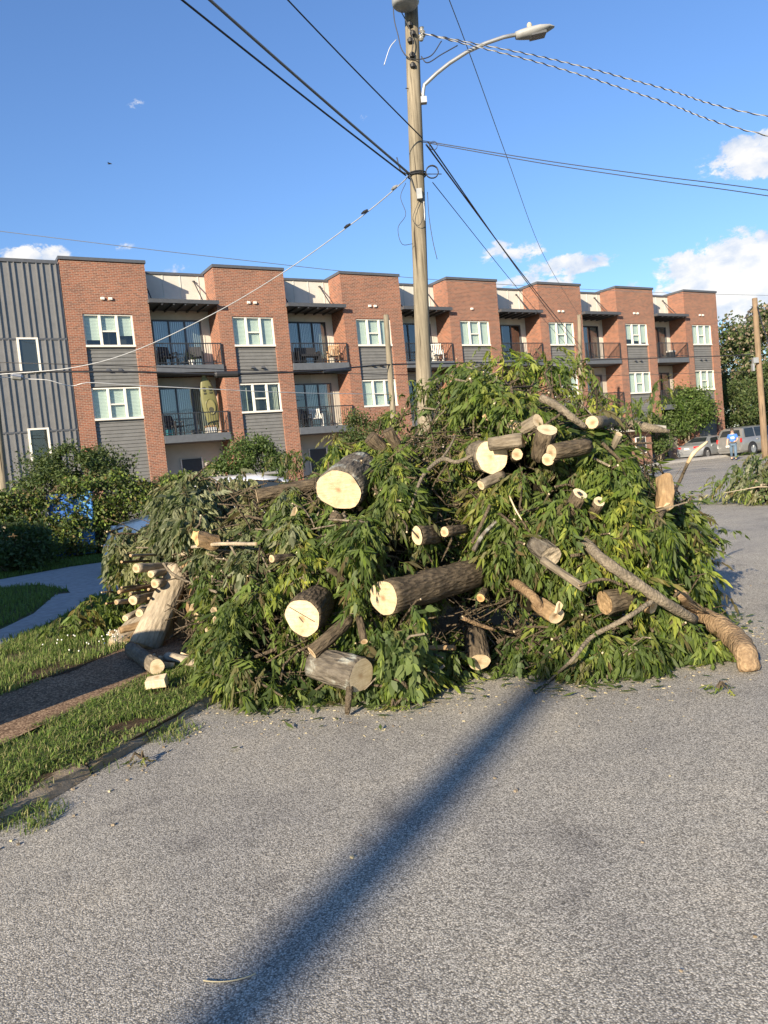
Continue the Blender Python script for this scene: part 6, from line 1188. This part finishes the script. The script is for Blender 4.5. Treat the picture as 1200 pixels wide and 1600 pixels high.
# the few sprays that stick up clear of the outline
def sprays(cx, cy, Y, n, sx_, sy_, kind, s0=.5, s1=.9):
    n = int(n*1.7)
    ps = np.array([at(cx+random.gauss(0, sx_), cy+random.gauss(0, sy_), Y+random.gauss(0, .12)) for _ in range(n)]); return ps, rng.uniform(-3.14, 3.14, n), np.array([kind]*n, object), rng.uniform(s0, s1, n)*.72, rng.normal(.15, .5, n)
EX = [sprays(770, 548, 7.4, 5, 6, 4, 'fresh', .35, .55), sprays(725, 575, 7.4, 9, 12, 6, 'fresh', .4, .7), sprays(830, 572, 7.4, 42, 36, 13, 'fresh', .6, .95), sprays(880, 590, 7.4, 34, 24, 16, 'fresh', .6, .95), sprays(690, 612, 7.4, 34, 30, 13, 'fresh', .6, .9), sprays(1030, 610, 7.2, 7, 8, 12, 'fresh', .4, .7), sprays(1045, 628, 7.2, 5, 14, 4, 'fresh', .4, .6), sprays(995, 640, 7.3, 14, 14, 10, 'limp', .5, .8),
      sprays(940, 630, 7.4, 24, 26, 12, 'fresh', .5, .85), sprays(770, 600, 7.4, 40, 44, 14, 'fresh', .6, .95), sprays(308, 742, 8.1, 8, 10, 6, 'withered', .45, .7), sprays(1075, 775, 6.8, 10, 10, 8, 'fresh', .4, .7), sprays(1120, 838, 6.6, 14, 8, 14, 'fresh', .5, .8), sprays(350, 755, 8.0, 20, 26, 6, 'withered', .5, .8), sprays(620, 650, 7.5, 16, 14, 10, 'limp', .5, .8), sprays(455, 715, 7.8, 16, 16, 7, 'limp', .5, .8)]
P = np.concatenate([P]+[e[0] for e in EX]); yaw = np.concatenate([yaw]+[e[1] for e in EX]); kinds = np.concatenate([kinds]+[e[2] for e in EX]); sc_ = np.concatenate([sc_]+[e[3] for e in EX]); pit = np.concatenate([pit]+[e[4] for e in EX])
sx, sy = screen(P); bc = np.array([b[0] for b in BOUGHS[:-1]], float); own = np.argmin((sx[:, None]-bc[:, 0])**2+(sy[:, None]-bc[:, 1])**2, axis=1)
yrr = np.interp(P[:, 0], SX, SY); own[(P[:, 1] > yrr+.55)] = len(BOUGHS)-1
for bi, ((bx, by), lab) in enumerate(BOUGHS):
    k = np.nonzero(own == bi)[0]
    if len(k) < 3: continue
    c0 = P[k].mean(0); c0 = np.array([c0[0], c0[1]+.35, max(.1, c0[2]-.1)]); t = empty('leafy_bough', c0, 0, lab, 'branch', 'cut leafy boughs heaped in the pile')
    V, F, C = make_fronds(P[k], yaw[k], kinds[k], sc_[k], pit[k]); V = V-c0
    fo = mesh_obj('foliage', tri_mesh('foliage', V, F, C), LEAF, t); tag(fo, kind='stuff')
    mb = MB(); q = P[k]-c0; m_ = min(len(k), 46)
    for j in rng.choice(len(k), m_, replace=False):                # bare twigs carrying the leaves
        e = q[j]; s0 = e*.35+rng.normal(0, .12, 3); s0[1] += .1; mb.tube([s0, (s0+e)/2+rng.normal(0, .06, 3), e, e+np.array([math.cos(yaw[k][j]), math.sin(yaw[k][j]), .1])*random.uniform(.03, .16)], [.010, .008, .005, .002], 5)
        if j % 3 == 0:                                             # broken side twig with a pale end standing clear
            dr = np.array([math.cos(yaw[k][j]), math.sin(yaw[k][j]), random.uniform(-.5, .7)])+rng.normal(0, .35, 3); dr /= np.linalg.norm(dr); L_ = random.uniform(.10, .30); r_ = random.uniform(.0045, .011)
            mb.tube([e-dr*.2, e+dr*L_*.5+rng.normal(0, .02, 3), e+dr*L_], [r_*1.2, r_, r_*.9], 6); mb.m[-1] = 1
    for _ in range(4):                                             # bare crossing branches
        a_, b_ = q[rng.integers(len(q), size=2)]
        if np.linalg.norm(a_-b_) > .9: b_ = a_+(b_-a_)*.9/np.linalg.norm(a_-b_)
        o_ = np.array([0, -.07, .04]); r_ = random.uniform(.006, .014); m1 = a_*.65+b_*.35+o_+rng.normal(0, .04, 3); m2 = a_*.3+b_*.7+o_+rng.normal(0, .04, 3); mb.tube([a_, m1, m2, b_+o_*.6], [r_*1.2, r_, r_*.8, r_*.5], 6)
    mb.tube([(-.1, .25, -.1), (0, 0, 0), tuple(q[int(rng.integers(len(q)))]*.6)], [.028, .022, .012], 7); mb.build('stem', [BARK_D if bi % 3 else BARK_G, CUT_W], t, True)
print('fronds', len(P))
# bough lying in the shade on the grass left of the stack
def ground_bough(name, label, cx, cy, n, rx, ry, zr, kind, s=(.5, .9), zb=.09):
    c0 = gnd(cx, cy, zb); th = rng.uniform(0, 6.28, n); rr = np.sqrt(rng.random(n)); Pq = np.c_[rr*np.cos(th)*rx, rr*np.sin(th)*ry, rng.random(n)*zr*(1-rr*.7)+.02]; t = empty(name, c0, 0, label, 'branch')
    Vv, Ff, Cc = make_fronds(Pq+np.array([0, 0, zb]), rng.uniform(0, 6.28, n), np.array([kind]*n, object), rng.uniform(s[0], s[1], n), rng.normal(.2, .3, n)); Vv[:, 2] -= zb
    fo = mesh_obj('foliage', tri_mesh('foliage', Vv, Ff, Cc), LEAF, t); tag(fo, kind='stuff'); mb = MB()
    for j in range(max(2, n//14)): e = Pq[j]; mb.tube([(0, 0, .03), e*.5+[0, 0, .05], e], [.012, .009, .004], 5)
    mb.build('stem', BARK_D, t)
ground_bough('leafy_bough', 'dark drooping bough lying on shaded grass left of the log stack', 150, 985, 90, .35, .6, .4, 'limp', (.5, .9))
ground_bough('leaf_sprig', 'small leafy sprig lying alone on the asphalt at right', 1122, 1082, 7, .09, .05, .02, 'fresh', (.2, .34), .012)
ground_bough('leaf_sprig', 'leafy sprig on the asphalt just below the pile foot', 618, 1108, 9, .12, .07, .04, 'limp', (.25, .4), .012)
ground_bough('leaf_sprig', 'tuft of grass clippings lying in the gutter', 222, 1192, 7, .07, .04, .02, 'limp', (.15, .25), .012)
# loose single leaves fallen round the foot of the heap
def loose():
    n = 420; x = rng.uniform(-1.7, 2.9, n); y = np.interp(x, FX, FY)-np.abs(rng.normal(0, .22, n))+.1; c = np.c_[x, y, np.full(n, .012)]; th = rng.uniform(0, 6.28, n); L = rng.uniform(.05, .11, n); w = L*.16
    d = np.c_[np.cos(th), np.sin(th), rng.uniform(0, .25, n)]*L[:, None]; s = np.c_[-np.sin(th), np.cos(th), np.zeros(n)]*w[:, None]; V = np.empty((n, 4, 3)); V[:, 0] = c; V[:, 1] = c+d*.5+s; V[:, 2] = c+d; V[:, 3] = c+d*.5-s
    F = (np.array([[0, 1, 2], [0, 2, 3]])[None]+4*np.arange(n)[:, None, None]).reshape(-1, 3); C = np.repeat(PAL['limp'][rng.integers(0, 4, n)]*rng.uniform(.7, 1.3, (n, 1)), 4, 0)
    o = mesh_obj('fallen_leaves', tri_mesh('fallen_leaves', V.reshape(-1, 3), F, C), LEAF); tag(o, 'single leaves fallen on the asphalt round the pile foot', 'leaves', kind='stuff')
loose()
# ================================================================ the second heap farther up the road at right
def heap2():
    c0 = np.array([9.15, 16.1, 0.]); t = empty('brush_heap', c0, 0, 'smaller heap of drying cut branches on the road at the right edge', 'brush pile'); n = 1500; th = rng.uniform(0, 6.28, n); hf = rng.random(n); rr = np.sqrt(1-hf**2); lum = 1+.12*np.sin(th*5)+.08*np.sin(th*9+hf*7); Pq = np.c_[rr*np.cos(th)*1.85*lum, rr*np.sin(th)*1.55*lum, hf*1.05*lum]+rng.normal(0, .07, (n, 3)); Pq[:, 2] = np.maximum(Pq[:, 2], .02)
    kd = np.where(rng.random(n) < .35, 'withered', np.where(rng.random(n) < .4, 'broad', 'limp')).astype(object); V, F, C = make_fronds(Pq, th+rng.normal(0, .8, n), kd, rng.uniform(.45, .9, n), rng.normal(.1, .4, n)); C = C*np.array([1.15, 1.12, 1.2])
    fo = mesh_obj('foliage', tri_mesh('foliage', V, F, C), LEAF, t); tag(fo, kind='stuff'); mb = MB()
    for j in range(60): a_ = random.uniform(0, 6.28); e = random.uniform(.5, 1); p0 = np.array([1.8*e*math.cos(a_), 1.6*e*math.sin(a_), random.uniform(.02, .9)*(1.05-e*.8)]); p1 = p0+np.array([random.gauss(0, .4), random.gauss(0, .4), random.gauss(.1, .15)]); p1[2] = max(.02, p1[2]); mb.tube([p0, (p0+p1)/2+[0, 0, .06], p1], [.016, .013, .006], 5)
    mb.build('twigs', BARK_L, t)
    mb = MB()
    for i in range(20): th0 = i*.31; mb.lathe([(.001, .0), (1.35-.0*i, .0), (1.2, .35), (.8, .65), (.2, .8)], 18); break
    mb.build('twig_mass', MATS['gap_shade_litter'], t)  # same near-black core colour that paints gap shade in the big pile
    for i in range(9):
        a_ = random.uniform(3.3, 5.5); mb = MB(); p0 = np.array([1.65*math.cos(a_), 1.5*math.sin(a_), random.uniform(.1, .7)]); mb.tube([p0, p0*.6+[.1, .3, .1]], random.uniform(.02, .04), 8); mb.build('branch_end', random.choice([CUT_W, BARK_L, CUT]), t)
heap2()
